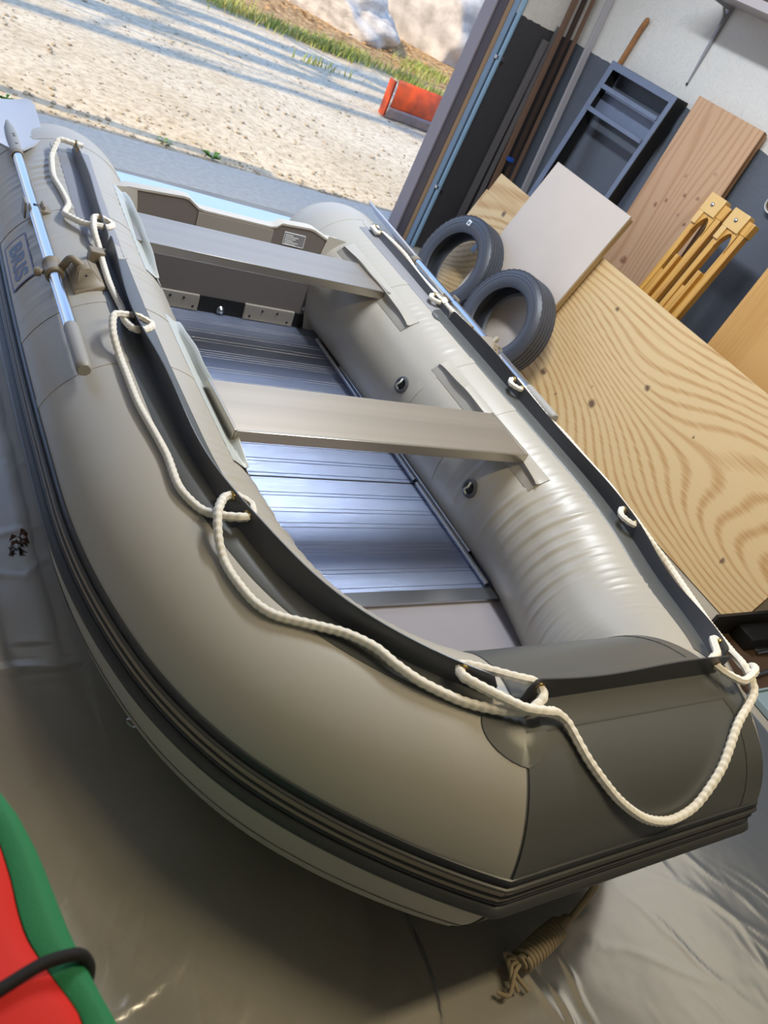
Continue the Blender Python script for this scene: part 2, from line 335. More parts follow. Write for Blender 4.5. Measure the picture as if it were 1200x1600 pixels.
# loose stones
STONE = mat('gravel_stone', '#c9bca6', .9, col2='#93866f', vscale=40)
V = []; F = []
ico = [(0, 0, 1), (.89, 0, .45), (.28, .85, .45), (-.72, .53, .45), (-.72, -.53, .45), (.28, -.85, .45), (.72, .53, -.45), (-.28, .85, -.45), (-.89, 0, -.45), (-.28, -.85, -.45), (.72, -.53, -.45), (0, 0, -1)]
icf = [(0,1,2),(0,2,3),(0,3,4),(0,4,5),(0,5,1),(1,6,2),(2,7,3),(3,8,4),(4,9,5),(5,10,1),(6,7,2),(7,8,3),(8,9,4),(9,10,5),(10,6,1),(11,7,6),(11,8,7),(11,9,8),(11,10,9),(11,6,10)]
for i in range(2600):
    t_ = random.random()**1.5; y = 2.25+t_*5.5; x = random.uniform(-.9, 1.2+y*.55); s = random.choice((.004, .004, .005, .006, .008, .014))*random.uniform(.7, 1.3)
    a = random.uniform(.7, 1.4); b0 = len(V); rz = random.uniform(0, 6.28); c_, s_ = math.cos(rz), math.sin(rz)
    for v in ico: V.append((x+s*(a*v[0]*c_-v[1]*s_), y+s*(a*v[0]*s_+v[1]*c_), -.008+s*.5*v[2]))
    F += [tuple(b0+k for k in f) for f in icf]
tag(mesh_obj('gravel_stones', V, F, STONE, smooth=False), 'loose gravel stones scattered over the sunlit driveway', 'gravel', kind='stuff')
# grass
GRASS = mat('grass_blade', '#8fa03a', .7, col2='#b7ad62', vscale=3)
def blades(spots, h, wd, lean=.5):
    V = []; F = []
    for (x, y) in spots:
        hh = h*random.uniform(.5, 1.2); a = random.uniform(0, 6.28); l = lean*hh*random.uniform(.2, 1); dx, dy = math.cos(a), math.sin(a); b0 = len(V); z0 = gz(x, y)-.005
        V += [(x-dy*wd, y+dx*wd, z0), (x+dy*wd, y-dx*wd, z0), (x+dx*l*.4-dy*wd*.7, y+dy*l*.4+dx*wd*.7, z0+hh*.6), (x+dx*l*.4+dy*wd*.7, y+dy*l*.4-dx*wd*.7, z0+hh*.6), (x+dx*l, y+dy*l, z0+hh)]
        F += [(b0, b0+1, b0+3, b0+2), (b0+2, b0+3, b0+4)]
    return V, F
sp = []
for cx, cy, rx, ry, nn in [(2.6, 7.1, 1.0, .35, 700), (3.5, 7.0, .6, .2, 500), (3.95, 7.3, .5, .2, 350), (4.6, 7.0, .3, .2, 250), (4.75, 6.75, .4, .15, 300), (5.6, 8.2, .4, .3, 300), (1.9, 7.6, .8, .4, 700), (5.15, 7.7, .3, .3, 160), (3.0, 5.9, .3, .1, 60)]:
    for i in range(nn): sp.append((random.gauss(cx, rx*.5), random.gauss(cy, ry*.5)))
V, F = blades(sp, .10, .006, .9)
tag(mesh_obj('grass_patch', V, F, GRASS, smooth=False), 'sparse yellow green grass along the far edge of the driveway', 'grass', kind='stuff')
LEAF = mat('dry_leaf', '#a5733f', .8, col2='#c9a26a', vscale=6)
V = []; F = []
for i in range(2600):
    x, y = random.uniform(3.2, 12), random.uniform(7.2, 15)
    if y < 7.6+random.random() or math.hypot(x-4.95, y-9.5) < .9 or math.hypot(x-7.3, y-11.2) < 1.9 or math.hypot(x-5.3, y-13.2) < 1.0: continue
    s = random.uniform(.02, .05); a = random.uniform(0, 6.28); c_, s_ = math.cos(a)*s, math.sin(a)*s; b0 = len(V); z = gz(x, y)+.01; t1, t2 = random.uniform(-.4, .4)*s, random.uniform(0, .5)*s
    V += [(x-c_, y-s_, z+t2), (x+s_*.5, y-c_*.5, z+t1), (x+c_, y+s_, z+t2), (x-s_*.5, y+c_*.5, z-t1)]; F.append((b0, b0+1, b0+2, b0+3))
tag(mesh_obj('leaf_litter', V, F, LEAF, smooth=False), 'brown dry leaves littering the ground around the boulders', 'leaves', kind='stuff')
WEED = mat('weed_leaf', '#5f8a3c', .6, var=.2, vscale=30)
for k, (x, y, s, lab) in enumerate([(-.39, 2.25, .05, 'small green weed at the apron edge nearest the oar blade'), (.40, 2.285, .05, 'small green weed in the middle of the concrete apron edge'), (.66, 2.262, .075, 'largest leafy green weed growing at the concrete apron edge')]):
    V = []; F = []
    for i in range(13):
        a = random.uniform(0, 6.28); l = s*random.uniform(.6, 1.2); wv = l*.22; dx, dy = math.cos(a), math.sin(a)*.6; b0 = len(V); up = random.uniform(.1, .5)*l
        V += [(x, y, 0), (x+dx*l*.5-dy*wv, y+dy*l*.5+dx*wv, up), (x+dx*l, y+dy*l, up*.8+.003), (x+dx*l*.5+dy*wv, y+dy*l*.5-dx*wv, up)]; F.append((b0, b0+1, b0+2, b0+3))
    tag(mesh_obj('weed', V, F, WEED, smooth=False), lab, 'weed', 'weeds along the apron')
# boulders
ROCK = mat('pale_granite', '#dfd3c2', .9, col2='#a2978a', vscale=5, bump=.7, bscale=18)
def boulder(name, loc, sc, seed, label, rot=0.):
    bm = bmesh.new(); bmesh.ops.create_icosphere(bm, subdivisions=5, radius=1)
    for v in bm.verts:
        p = v.co.copy(); nn = mnoise.noise(p*1.2+Vector((seed, 0, 0)))*.35+mnoise.noise(p*3+Vector((0, seed, 0)))*.12+mnoise.noise(p*9)*.03
        c = p*(1+nn); c = Vector((max(-.78, min(.85, c.x)), c.y, c.z)); v.co = c
    me = bpy.data.meshes.new(name); bm.to_mesh(me); bm.free()
    o = link(name, me, ROCK); o.location = loc; o.scale = sc; o.rotation_euler.z = rot
    return tag(o, label, 'rock', 'granite boulders beyond the driveway')
boulder('boulder', (4.95, 9.5, .12), (.95, .75, .42), 1.3, 'smaller pale boulder at the top edge, left of the large one', .8)
boulder('boulder', (7.3, 11.2, .3), (1.9, 1.3, 1.25), 4.1, 'largest pale granite boulder at the top beside the door jamb', .75)
boulder('boulder', (5.3, 13.2, .2), (1.0, .8, .5), 7.7, 'low granite ledge behind the smaller boulder', -.3)
# plow blade
ORANGE = mat('worn_orange_paint', '#e0521c', .5, col2='#8f3d22', vscale=9, bump=.1, bscale=40)
PLOWSTEEL = mat('scraped_steel', '#8b7f80', .45, .5, var=.2, vscale=12)
pl = thing('plow_blade', 'orange painted plow blade standing on the gravel outside', 'plow blade', (3.4, 4.75, 0))
def plow_strip(z0, z1, nseg):
    V = []; F = []; k = 0
    for side in (0, 1):
        for i in range(nseg+1):
            z = z0+(z1-z0)*i/nseg; yy = 4.72+.04*(1-math.sin(math.pi*(z+.02)/.42))+side*.012
            V += [(3.13, yy, z-.012), (3.92, yy+.03, z-.012)]
    m_ = (nseg+1)*2
    for s in (0, m_):
        for i in range(nseg): F.append((s+2*i, s+2*i+1, s+2*i+3, s+2*i+2))
    for i in range(nseg): F += [(2*i, 2*i+2, m_+2*i+2, m_+2*i), (2*i+1, m_+2*i+1, m_+2*i+3, 2*i+3)]
    F += [(0, m_, m_+1, 1), (2*nseg, 2*nseg+1, m_+2*nseg+1, m_+2*nseg)]
    return V, F
V, F = plow_strip(.105, .335, 10); mesh_obj('moldboard', V, F, ORANGE, pl)
V, F = plow_strip(0, .104, 4); mesh_obj('cutting_edge', V, F, PLOWSTEEL, pl)
for x in (3.2, 3.35, 3.5, 3.65, 3.8):
    v, f = lathe([(0, .008), (.012, .006), (.014, 0)], 10); mesh_obj('bolt', place(v, (x, 4.775+.03*(x-3.13)/.79-.022, .05), (0, -1, 0)), f, PLOWSTEEL, pl)
V, F = [], []
RIB = slab('rib', (3.14, 4.80, -.01), (.02, 0, 0), (0, .10, 0), (0, .02, .30), ORANGE, pl)
# bare trees out to the left whose trunks throw the streaks across the driveway
BARK = mat('bark', '#5b4a3d', .9, var=.2, vscale=6, bump=.5, bscale=30)
TREES = [(-9.5, 4.75, .10, 13), (-11.0, 4.15, .13, 14), (-8.2, 5.4, .07, 12), (-12.5, 5.1, .12, 15), (-6.2, 6.25, .09, 13), (-13.4, 3.3, .10, 14), (-10.2, 5.75, .08, 13)]
for k, (x, y, r_, h_) in enumerate(TREES):
    e = thing('bare_tree', ['bare tree nearest the driveway, thin trunk', 'thick bare tree left of the driveway', 'slim bare sapling left of the driveway', 'tallest bare tree left of the driveway', 'bare tree at the far edge of the driveway', 'bare tree farthest left, closest to the garage front', 'bare tree in the middle of the row'][k], 'tree', (x, y, -.02), 'bare trees left of the driveway')
    P = [(x+.25*fbm(x, i*.35, k, .5), y+.2*fbm(y, i*.35, k+5, .5), -.05+h_*i/14) for i in range(15)]
    rod('trunk', catmull(P, .3), np.linspace(r_*1.7, r_*.7, len(catmull(P, .3))), BARK, e, n=10)
    for j in range(9):
        i = random.randint(5, 13); p = Vector(P[i]); a = random.uniform(0, 6.28); l = random.uniform(1, 2.6)*(1.3-i/16)
        q_ = [p, p+Vector((math.cos(a)*l*.5, math.sin(a)*l*.5, l*.35)), p+Vector((math.cos(a)*l, math.sin(a)*l, l*.9))]
        rod('branch', catmull(q_, .25), np.linspace(r_*.35, .008, len(catmull(q_, .25))), BARK, e, n=6)

# ------------------------------------------------------------------ THE BOAT: tube geometry
X_, XS, Y0, XC, YB, K1, ZR, RAD, DZ, YS, ZS = .584, .506, -.941, .280, -1.711, .527, .090, .220, .003, -1.282, .014
def side_center():
    yy = np.linspace(.80, Y0, 120); xx = X_+(XS-X_)*((yy-Y0)/(.9-Y0))**2
    t = np.linspace(0, 1, 260)[1:, None]; P0, P3 = np.array([X_, Y0]), np.array([XC, YB]); P1 = P0+np.array([0, -K1]); P2 = P3+np.array([.0019, -.0024])
    b = (1-t)**3*P0+3*t*(1-t)**2*P1+3*t*t*(1-t)*P2+t**3*P3
    xy = np.vstack([np.stack([xx, yy], 1), b])
    z = RAD+DZ+ZR*np.clip((YS-xy[:, 1])/(YS-YB), 0, None)**2+ZS*np.clip(xy[:, 1]-YS, 0, None)**2
    C = np.column_stack([xy, z]); s = np.r_[0, np.cumsum(np.linalg.norm(np.diff(C, axis=0), axis=1))]
    u = np.linspace(0, s[-1], 480); return np.stack([np.interp(u, s, C[:, k]) for k in range(3)], 1), u
Cs, us = side_center(); LS = us[-1]
Ts = np.gradient(Cs, axis=0); Ts /= np.linalg.norm(Ts, axis=1)[:, None]
Ss = np.cross([0, 0, 1.], Ts); Ss /= np.linalg.norm(Ss, axis=1)[:, None]; Bs = np.cross(Ts, Ss)
sm = Ss[-1]+np.array([0, -1, 0.]); sm /= np.linalg.norm(sm); sm = np.array([.262, -1, 0.])
wgt = np.clip((us-(LS-.30))/.30, 0, 1)[:, None]; wgt = wgt*wgt
Ss = (1-wgt)*Ss+wgt*sm; Bs = (1-wgt)*Bs+wgt*np.array([0, 0, 1.])
nb = 121; xb = np.linspace(XC, -XC, nb)
Cb = np.stack([xb, np.full(nb, YB), np.full(nb, Cs[-1, 2])], 1); wr_ = np.clip((xb-XC+.22)/.22, 0, 1)[:, None]**2; wl_ = np.clip((-xb-XC+.22)/.22, 0, 1)[:, None]**2
Sb = (1-wr_-wl_)*np.array([0, -1, 0.])+wr_*sm+wl_*(sm*[-1, 1, 1]); Bb = np.tile([0, 0, 1.], (nb, 1))
MIR = np.array([-1, 1, 1.])
U = np.r_[us, LS+(XC-xb[1:]), LS+2*XC+(LS-us[::-1])[1:]]; UT = U[-1]
CC = np.vstack([Cs, Cb[1:], (Cs*MIR)[::-1][1:]]); SS = np.vstack([Ss, Sb[1:], (Ss*MIR)[::-1][1:]]); BB = np.vstack([Bs, Bb[1:], (Bs*MIR)[::-1][1:]])
def itp(A, u): return np.stack([np.interp(u, U, A[:, k]) for k in range(3)], -1)
def rfac(u):
    y = np.interp(u, U, CC[:, 1]); t = np.clip((y-.50)/.30, 0, .9995); return np.sqrt(1-t**2.4)
def uu(side, yc):
    v = np.interp(-np.asarray(yc, float), -Cs[:, 1], us); return v if side > 0 else UT-v
def pu(u, th, off=0.):
    """surface point at path length u and section angle th (deg, 0 outward, 90 up, 180 inward)"""
    u = np.asarray(u, float); th = np.radians(np.asarray(th, float)); c, s, b = itp(CC, u), itp(SS, u), itp(BB, u); rr = RAD*rfac(u)+off
    return c+(rr*np.cos(th))[..., None]*s+(rr*np.sin(th))[..., None]*b
def pt(side, yc, th, off=0.): return pu(uu(side, yc), th, off)
def pb(x, th, off=0.): return pu(LS+(XC-np.asarray(x, float)), th, off)
def nrm(side, yc, th):
    a = pt(side, yc, th, 0); b = pt(side, yc, th, .01); d = Vector(b-a); return d.normalized()

boat = thing('inflatable_boat', 'grey inflatable boat with dark bow, two bench seats and white grab rope', 'boat', (0, -.5, 0))
LEFT, RIGHT = -1, 1
def wr(x, c, w): return np.exp(-((x-c)/w)**2)
def tube_part(name, u0, u1, m, step, side):
    u = np.linspace(u0, u1, int((u1-u0)/step)+1); th = np.arange(0, 360, 3.75); UU, TH = np.meshgrid(u, th, indexing='ij')
    off = np.zeros_like(UU)
    if side:
        us_ = UU if side > 0 else UT-UU; y = np.interp(us_, us, Cs[:, 1])
        def rw(sig, k=1): return np.interp(us_[:, 0], us, np.cumsum(rng.normal(0, sig, len(us))))[:, None]
        kn = np.linspace(0, LS, 150)
        def amp(lo=.1): return np.interp(us_[:, 0], kn, np.clip(rng.uniform(lo-.3, 1.15, 150), 0, 1))[:, None]
        def wave(lam, ph, sk): w_ = np.sin(2*math.pi*us_/lam+ph+sk*(TH-140)); return np.sign(w_)*np.abs(w_)**1.0-.35*np.cos(4*math.pi*us_/lam+2*ph+2*sk*(TH-140))
        # deep compression wrinkles inside the bow curve
        c1 = 158+14*np.sin(us_*9); off += .0040*wr(y, -1.10, .34)*wr(TH, c1, 24)*amp()*wave(.047, rw(.22), .022)
        off += .0026*wr(y, -1.28, .26)*wr(TH, 120+8*np.sin(us_*13), 15)*amp()*wave(.036, rw(.25), -.03)
        # finer puckers along the strip between the seat tracks and the flap
        off += .0018*wr(TH, 113, 9)*(y < .35)*(y > -1.1)*np.clip(np.sin(us_*7+1)*.8+.4, 0, 1)*amp()*wave(.030, rw(.22), .02)
        off += .0030*wr(TH, 60, 22)*wr(y, .27, .08)*amp(.4)*wave(.036, rw(.1), .01)
        off += .0016*wr(TH, 40, 18)*wr(y, -.1, .3)*amp()*wave(.07, rw(.2), .05)
        off += .0022*wr(TH, 120, 16)*wr(y, .22, .12)*amp()*wave(.030, rw(.2), .02)
        # longitudinal glued seam
        off += .0012*(np.abs(TH-147) < 5)*(y < .40)
    P = pu(UU, TH, off); return mesh_obj(name, P.reshape(-1, 3), grid_faces(len(u), len(th), True), m, boat)
tube_part('side_tube', .0, LS-.002, PVC, .0055, 1)
tube_part('side_tube', UT-LS+.002, UT, PVC, .0055, -1)
tube_part('bow_tube', LS-.002, UT-LS+.002, DARKPVC, .008, 0)

def band(name, u0, u1, th, offs, m, parent=boat, step=.012, closed=True):
    """strip following the tube: th list of angles, offs list of offsets (outer face); closed underneath at offset -.004"""
    u = np.linspace(u0, u1, max(2, int(abs(u1-u0)/step)+1)); th = np.asarray(th, float); offs = np.asarray(offs, float)
    th2 = np.r_[th, th[::-1]]; of2 = np.r_[offs, np.full(len(th), -.003)]; k = len(th2)
    P = np.stack([pu(u, np.full(len(u), a), b) for a, b in zip(th2, of2)], 1)
    F = grid_faces(len(u), k, True)+[tuple(range(k-1, -1, -1)), tuple((len(u)-1)*k+j for j in range(k))]
    o = mesh_obj(name, P.reshape(-1, 3), F, m, parent); o.data.set_sharp_from_angle(angle=R(55)); return o
D = 180/math.pi/RAD   # degrees per metre of arc
def ridge(a0, wd, h, n=7):
    t = np.linspace(0, 1, n); return a0-t*wd*D, .0015+h*np.sin(math.pi*t)**.7
ua, ub = uu(1, .47), uu(-1, .47)
A0 = 18.5
band('rub_rail', ua, ub, A0-np.array([0, .002, .014, .016])*D, [0, .003, .003, .0015], FLAP, step=.01)
a, h = ridge(A0-.016*D, .008, .007); band('rub_ridge', ua, ub, a, h, RUBBER)
band('rub_stripe', ua, ub, A0-np.array([.024, .034])*D, [.0025, .0025], TAN)
a, h = ridge(A0-.034*D, .006, .004, 5); band('rub_ridge', ua, ub, a, h, RUBBER)
band('rub_stripe', ua, ub, A0-np.array([.040, .047])*D, [.0025, .0025], TAN)
a, h = ridge(A0-.047*D, .007, .004, 5); band('rub_ridge', ua, ub, a, h, FLAP)
a, h = ridge(A0-.054*D, .026, .015, 11); band('rub_bumper', ua, ub, a, h, RUBBER)
# hull seam skirt below the rail, wavy lower edge
def skirt(u0, u1, m):
    u = np.linspace(u0, u1, int((u1-u0)/.01)+1); w_ = np.array([.004*fbm(x*9, 0, 2, 1., 3) for x in u])
    rows = [pu(u, np.full(len(u), a), o_) for a, o_ in ((-24, .0012), (-33, .0014), (-34.5, .0035))]+[pu(u, -43-w_*400, .004+w_*.6), pu(u, -44-w_*400, .0015)]
    P = np.stack(rows, 1); return mesh_obj('hull_seam', P.reshape(-1, 3), grid_faces(len(u), 5), m, boat)
skirt(uu(1, .4), LS+.07, PVC); skirt(UT-LS-.07, uu(-1, .4), PVC); skirt(LS+.07, UT-LS-.07, DARKPVC)

# seam tapes round the tubes
for sd_ in (RIGHT, LEFT):
    for yc in (-.655, -.41, .055, .50):
        u0 = uu(sd_, yc); band('seam_tape', u0-.014, u0+.014, np.arange(-60, 200, 6), np.full(len(np.arange(-60, 200, 6)), .0011), PVC)
for u0 in (LS+.021, UT-LS-.021):
    band('bow_seam', u0-.020, u0+.020, np.arange(-50, 215, 6), np.full(len(np.arange(-50, 215, 6)), .0014), DARKPVC, step=.005)
def disc_patch(name, u0, th0, ru, rv, m, off=.002, n=36):
    V = [pu(u0, th0, off)]; 
    for rr, of in ((.5, off), (.97, off), (1.0, 0)):
        for i in range(n):
            a = 2*math.pi*i/n; V.append(pu(u0+rr*ru*math.cos(a), th0+rr*rv*D*math.sin(a), of))
    F = [(0, 1+i, 1+(i+1) % n) for i in range(n)]
    for k in (0, 1): F += [(1+k*n+i, 1+(k+1)*n+i, 1+(k+1)*n+(i+1) % n, 1+k*n+(i+1) % n) for i in range(n)]
    return mesh_obj(name, V, F, m, boat, True, 25)
for s_ in (1, -1):
    disc_patch('corner_patch', LS if s_ > 0 else UT-LS, 75, .046, .050, DARKPVC, .0016)
    disc_patch('end_patch', uu(s_, .445), 84, .05, .04, PVC, .0022)
    disc_patch('end_patch', uu(s_, -.16), 92, .045, .05, DARKPVC if s_ > 0 else PVC, .0022)

# flaps with eyelets
def flap_pos(u, h, out):
    c = pu(u, 90, 0.); s = itp(SS, u); b = itp(BB, u); s = s/np.linalg.norm(s, axis=-1, keepdims=True)
    u_ = np.asarray(u); side = np.where(u_ < LS, 1., np.where(u_ > UT-LS, -1., 0.))
    yl = np.interp(UT-u_, us, Cs[:, 1]); lf = .38*np.exp(-((yl+.55)/.28)**2)-.18*np.exp(-((yl+1.25)/.25)**2)
    lean = np.where(side < 0, lf, 1.)*np.where(side < 0, 1., .10*np.sin(u_*5.1+.6))+.06*np.sin(u_*13)
    return c+b*np.asarray(h)[..., None]+s*(np.asarray(out)+lean*np.asarray(h))[..., None]
def flap(name, u0, u1, hmax, seed, m=None):
    n_ = max(8, int((u1-u0)/.008)); u = np.linspace(u0, u1, n_); d = np.minimum(u-u0, u1-u)
    h = hmax*(.93+.12*np.sin(u*9+seed))*np.clip(.55+d/.02, 0, 1)
    rows = []
    for hh, oo in ((.0, .0032), (.35, .0016), (.75, .0014), (1., .0013), (1., -.0013), (.75, -.0014), (.35, -.0016), (0., -.0032)):
        rows.append(flap_pos(u, h*hh, np.full(n_, oo)))
    P = np.stack(rows, 1); k = 8
    return mesh_obj(name, P.reshape(-1, 3), grid_faces(n_, k, True)+[tuple(range(k-1, -1, -1)), tuple((n_-1)*k+j for j in range(k))], m or FLAP, boat, True, 50)
EYE_V, EYE_F = None, None
tv = []; tf = []
for i in range(18):
    for j in range(8):
        a, b_ = 2*math.pi*i/18, 2*math.pi*j/8; rr = .0085+.0028*math.cos(b_); tv.append((rr*math.cos(a), rr*math.sin(a), .0032*math.sin(b_)))
for i in range(18):
    for j in range(8): tf.append((i*8+j, ((i+1) % 18)*8+j, ((i+1) % 18)*8+(j+1) % 8, i*8+(j+1) % 8))
def eh(u): return .018 if u < float(uu(1, -.166)) else .030
eye_me = bpy.data.meshes.new('eyelet'); eye_me.from_pydata(tv, [], tf); eye_me.materials.append(BRASS); eye_me.polygons.foreach_set('use_smooth', [True]*len(tf))
def eyelet(par, u):
    o = bpy.data.objects.new('eyelet', eye_me); COL.objects.link(o)
    z = Vector(itp(SS, u)).normalized(); x = Vector((0, 0, 1)); x = (x-z*x.dot(z)).normalized(); y = z.cross(x)
    m_ = Matrix((x, y, z)).transposed().to_4x4(); m_.translation = Vector(flap_pos(np.float64(u), np.float64(eh(u)), np.float64(0))); 
    adopt(o, par); o.matrix_basis = m_
FL = {}
PAIRS = {RIGHT: [(.405, .365), (-.055, -.095), (-.555, -.600), (-1.150, -1.205)], LEFT: [(.405, .365), (-.055, -.100), (-.530, -.585), (-1.150, -1.205)]}
for s_ in (RIGHT, LEFT):
    for nm, ya, yb_, sd in (('stern', .43, -.165, 1), ('side', -.17, -1.694, 2)):
        ua_, ub_ = sorted((float(uu(s_, ya)), float(uu(s_, yb_))))
        f = flap('grab_flap', ua_, ub_, (.052 if s_ < 0 else .044) if nm == 'side' else (.046 if s_ < 0 else .030), sd+s_, FLAP if nm == 'side' else STERNFLAP)
        for pr in PAIRS[s_]:
            for yc in pr:
                if (yc > -.166) == (nm == 'stern'): eyelet(f, float(uu(s_, yc)))
        if nm == 'side': eyelet(f, float(uu(s_, -1.664)))
        band('flap_base', ua_, ub_, [77.5, 78.5, 90, 101.5, 102.5], [.0006, .0022, .0026, .0022, .0006], DARKPVC if nm == 'side' else mat('stern_flange', '#8b8a8e', .42))
fb = flap('grab_flap', LS+.012, UT-LS-.012, .056, 3); eyelet(fb, LS+.036); eyelet(fb, UT-LS-.036)
band('flap_base', LS+.005, UT-LS-.005, [75, 76, 90, 101, 102], [.0006, .0022, .0026, .0022, .0006], DARKPVC)

# grab rope
RR = .0078
def ey(u, out): return flap_pos(np.float64(u), np.float64(eh(u)), np.float64(out))
def eyS(s_, yc, out): return ey(float(uu(s_, yc)), out)
def onT(s_, lst): return [pt(s_, yc, th, off) for yc, th, off in lst]
o_ = RR+.001
def pair(s_, first, second, rev=False, loop=.026):
    """rope passes second hole outward->in, back out of the first"""
    a, b = (second, first)
    return [eyS(s_, a, .016), eyS(s_, a, -.010), (eyS(s_, a, -loop)+eyS(s_, b, -loop))/2, eyS(s_, b, -.010), eyS(s_, b, .016)]
L = []
L += [eyS(LEFT, .365, -.03), eyS(LEFT, .365, .015), pt(LEFT, .385, 80, .035), eyS(LEFT, .405, .014), eyS(LEFT, .405, -.012), eyS(LEFT, .39, -.02), eyS(LEFT, .37, -.012)]
L = [eyS(LEFT, .405, -.02), eyS(LEFT, .405, .014)]+onT(LEFT, [(.41, 79, .03), (.36, 73, o_), (.32, 71.5, o_), (.22, 70, o_), (.12, 73, o_), (.05, 74, o_), (.0, 70, .012), (-.03, 72, .016), (-.075, 79, .02)])
L += pair(LEFT, -.055, -.100)
L += onT(LEFT, [(-.13, 83, .030), (-.20, 84, o_+.003), (-.27, 83, o_+.003), (-.37, 82.5, o_+.003), (-.47, 84, .012), (-.53, 82, .02)])
L += pair(LEFT, -.530, -.585, loop=.034)
L += onT(LEFT, [(-.545, 76, .040), (-.60, 73, .030), (-.66, 73, o_), (-.715, 73, o_), (-.83, 73, o_), (-.925, 75, o_), (-1.0, 76, o_), (-1.085, 74, o_), (-1.146, 77, o_), (-1.180, 82, .018)])
L += pair(LEFT, -1.150, -1.205)
L += onT(LEFT, [(-1.185, 80, .034), (-1.225, 75, .022), (-1.26, 72, o_), (-1.304, 70, o_), (-1.369, 69, o_), (-1.416, 71, o_), (-1.473, 78, o_+.002), (-1.525, 83, .016), (-1.570, 83.5, .020), (-1.600, 81, .018), (-1.630, 79.5, .013), (-1.667, 79.5, o_), (-1.695, 81, .013)])
uL, uR = UT-LS, LS
L += [pu(uL-.005, 83, .020), ey(uL-.036, .018), ey(uL-.036, -.010), ey(uL+.0, -.024), ey(float(uu(LEFT, -1.664)), -.012), ey(float(uu(LEFT, -1.664)), .016), pu(uL+.008, 82, .032), pu(uL-.025, 80, .036)]
L += [pb(x, th, off) for x, th, off in ((-.225, 80, .024), (-.199, 76, .013), (-.172, 60, o_), (-.119, 43, o_), (-.046, 31, o_), (.031, 26, o_), (.099, 30, o_), (.162, 44, o_), (.225, 62, .012))]
L += [pu(uR-.012, 72, .030), pu(uR-.030, 80, .042), ey(float(uu(RIGHT, -1.664)), .026), ey(float(uu(RIGHT, -1.664)), -.012), ey(uR, -.026), ey(uR+.036, -.012), ey(uR+.036, .016)]
L += [pu(uR+.012, 79, .036), pu(uR-.030, 76, .052), pu(uR-.055, 74, .050)]
L += onT(RIGHT, [(-1.655, 70, .030), (-1.60, 66, .018), (-1.52, 64, o_), (-1.42, 60, o_), (-1.30, 64, o_), (-1.235, 76, .014)])
L += pair(RIGHT, -1.205, -1.150)
L += onT(RIGHT, [(-1.10, 72, o_), (-.98, 60, o_), (-.86, 58, o_), (-.76, 66, o_), (-.69, 75, o_), (-.63, 79, .016)])
L += pair(RIGHT, -.600, -.555)
L += onT(RIGHT, [(-.51, 80, o_), (-.44, 76, o_), (-.35, 70, o_), (-.25, 66, o_), (-.16, 75, o_)])
L += pair(RIGHT, -.095, -.055)
L += onT(RIGHT, [(.01, 60, o_), (.10, 48, o_), (.25, 46, o_), (.32, 60, o_), (.35, 78, .012)])
L += [eyS(RIGHT, .365, .014), eyS(RIGHT, .365, -.012), eyS(RIGHT, .385, -.014), eyS(RIGHT, .405, -.012), eyS(RIGHT, .405, .014)]
rod('grab_rope', catmull(L, .0028), RR, ROPE, boat, n=14, braid=.16, pitch=.030)

# floor panels with grooves
def floor_panel(y1, y0, first=False):
    ys, zs = [], []; z = .100; ys.append(y0+.001); zs.append(z-.012)
    y = y0+.001; ys.append(y); zs.append(z); k = 0; pat = [.012, .048, .010, .060, .010, .010, .010, .052, .014, .040]
    while y < y1-.02:
        y += pat[k % len(pat)]; k += 1
        if y > y1-.008: break
        ys += [y, y+.0012, y+.0024, y+.0036]; zs += [z, z-.0018, z-.0018, z]; y += .0036
    ys += [y1-.001, y1-.001]; zs += [z, z-.012]
    V = []; nn = len(ys)
    for xx in (-.402, .402):
        V += [(xx, a, b) for a, b in zip(ys, zs)]
    F = [(i, i+1, nn+i+1, nn+i) for i in range(nn-1)]+[tuple(range(nn)), tuple(range(2*nn-1, nn-1, -1)), (nn-1, 0, nn, 2*nn-1)]
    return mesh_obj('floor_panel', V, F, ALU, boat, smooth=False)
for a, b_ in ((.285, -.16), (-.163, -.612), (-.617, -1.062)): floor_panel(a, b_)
box('floor_joint', -.40, .385, -1.108, -1.064, .094, .1035, ALUBEAD, boat, bev=.001)
box('floor_joint', -.40, .40, -.6175, -.6115, .092, .099, BLACK, boat)
# bow board beyond the aluminium
bd = []
for y in np.linspace(-1.106, -1.56, 24):
    xh = min(.40, float(pt(1, min(-1.106, y), 205)[0])+.02); bd.append((xh, y, .092+.10*((-1.106-y)/.45)**2))
V = [(s*x, y, z+dz) for dz in (0, -.014) for s in (-1, 1) for x, y, z in bd]; nn = len(bd)
F = [(i, i+1, nn+i+1, nn+i) for i in range(nn-1)]+[(2*nn+i, 3*nn+i, 3*nn+i+1, 2*nn+i+1) for i in range(nn-1)]+[(i, 2*nn+i, 2*nn+i+1, i+1) for i in range(nn-1)]+[(nn+i, nn+i+1, 3*nn+i+1, 3*nn+i) for i in range(nn-1)]+[(0, nn, 3*nn, 2*nn), (nn-1, 3*nn-1, 4*nn-1, 2*nn-1)]
mesh_obj('bow_board', V, F, HULL, boat, True, 40)
# hull skin under everything
us2 = np.linspace(.30, -1.70, 60); rows = []
for y in us2:
    p = pt(1, y, 235); kz = .016+.13*max(0, (-y-.9)/.8)**2
    rows.append([(s*abs(p[0])*f, p[1], p[2]*f*f+(kz)*(1-f*f)) for s, f in ((-1, 1), (-1, .66), (-1, .33), (1, 0), (1, .33), (1, .66), (1, 1))])
mesh_obj('hull_skin', np.array(rows).reshape(-1, 3), grid_faces(60, 7), HULL, boat)
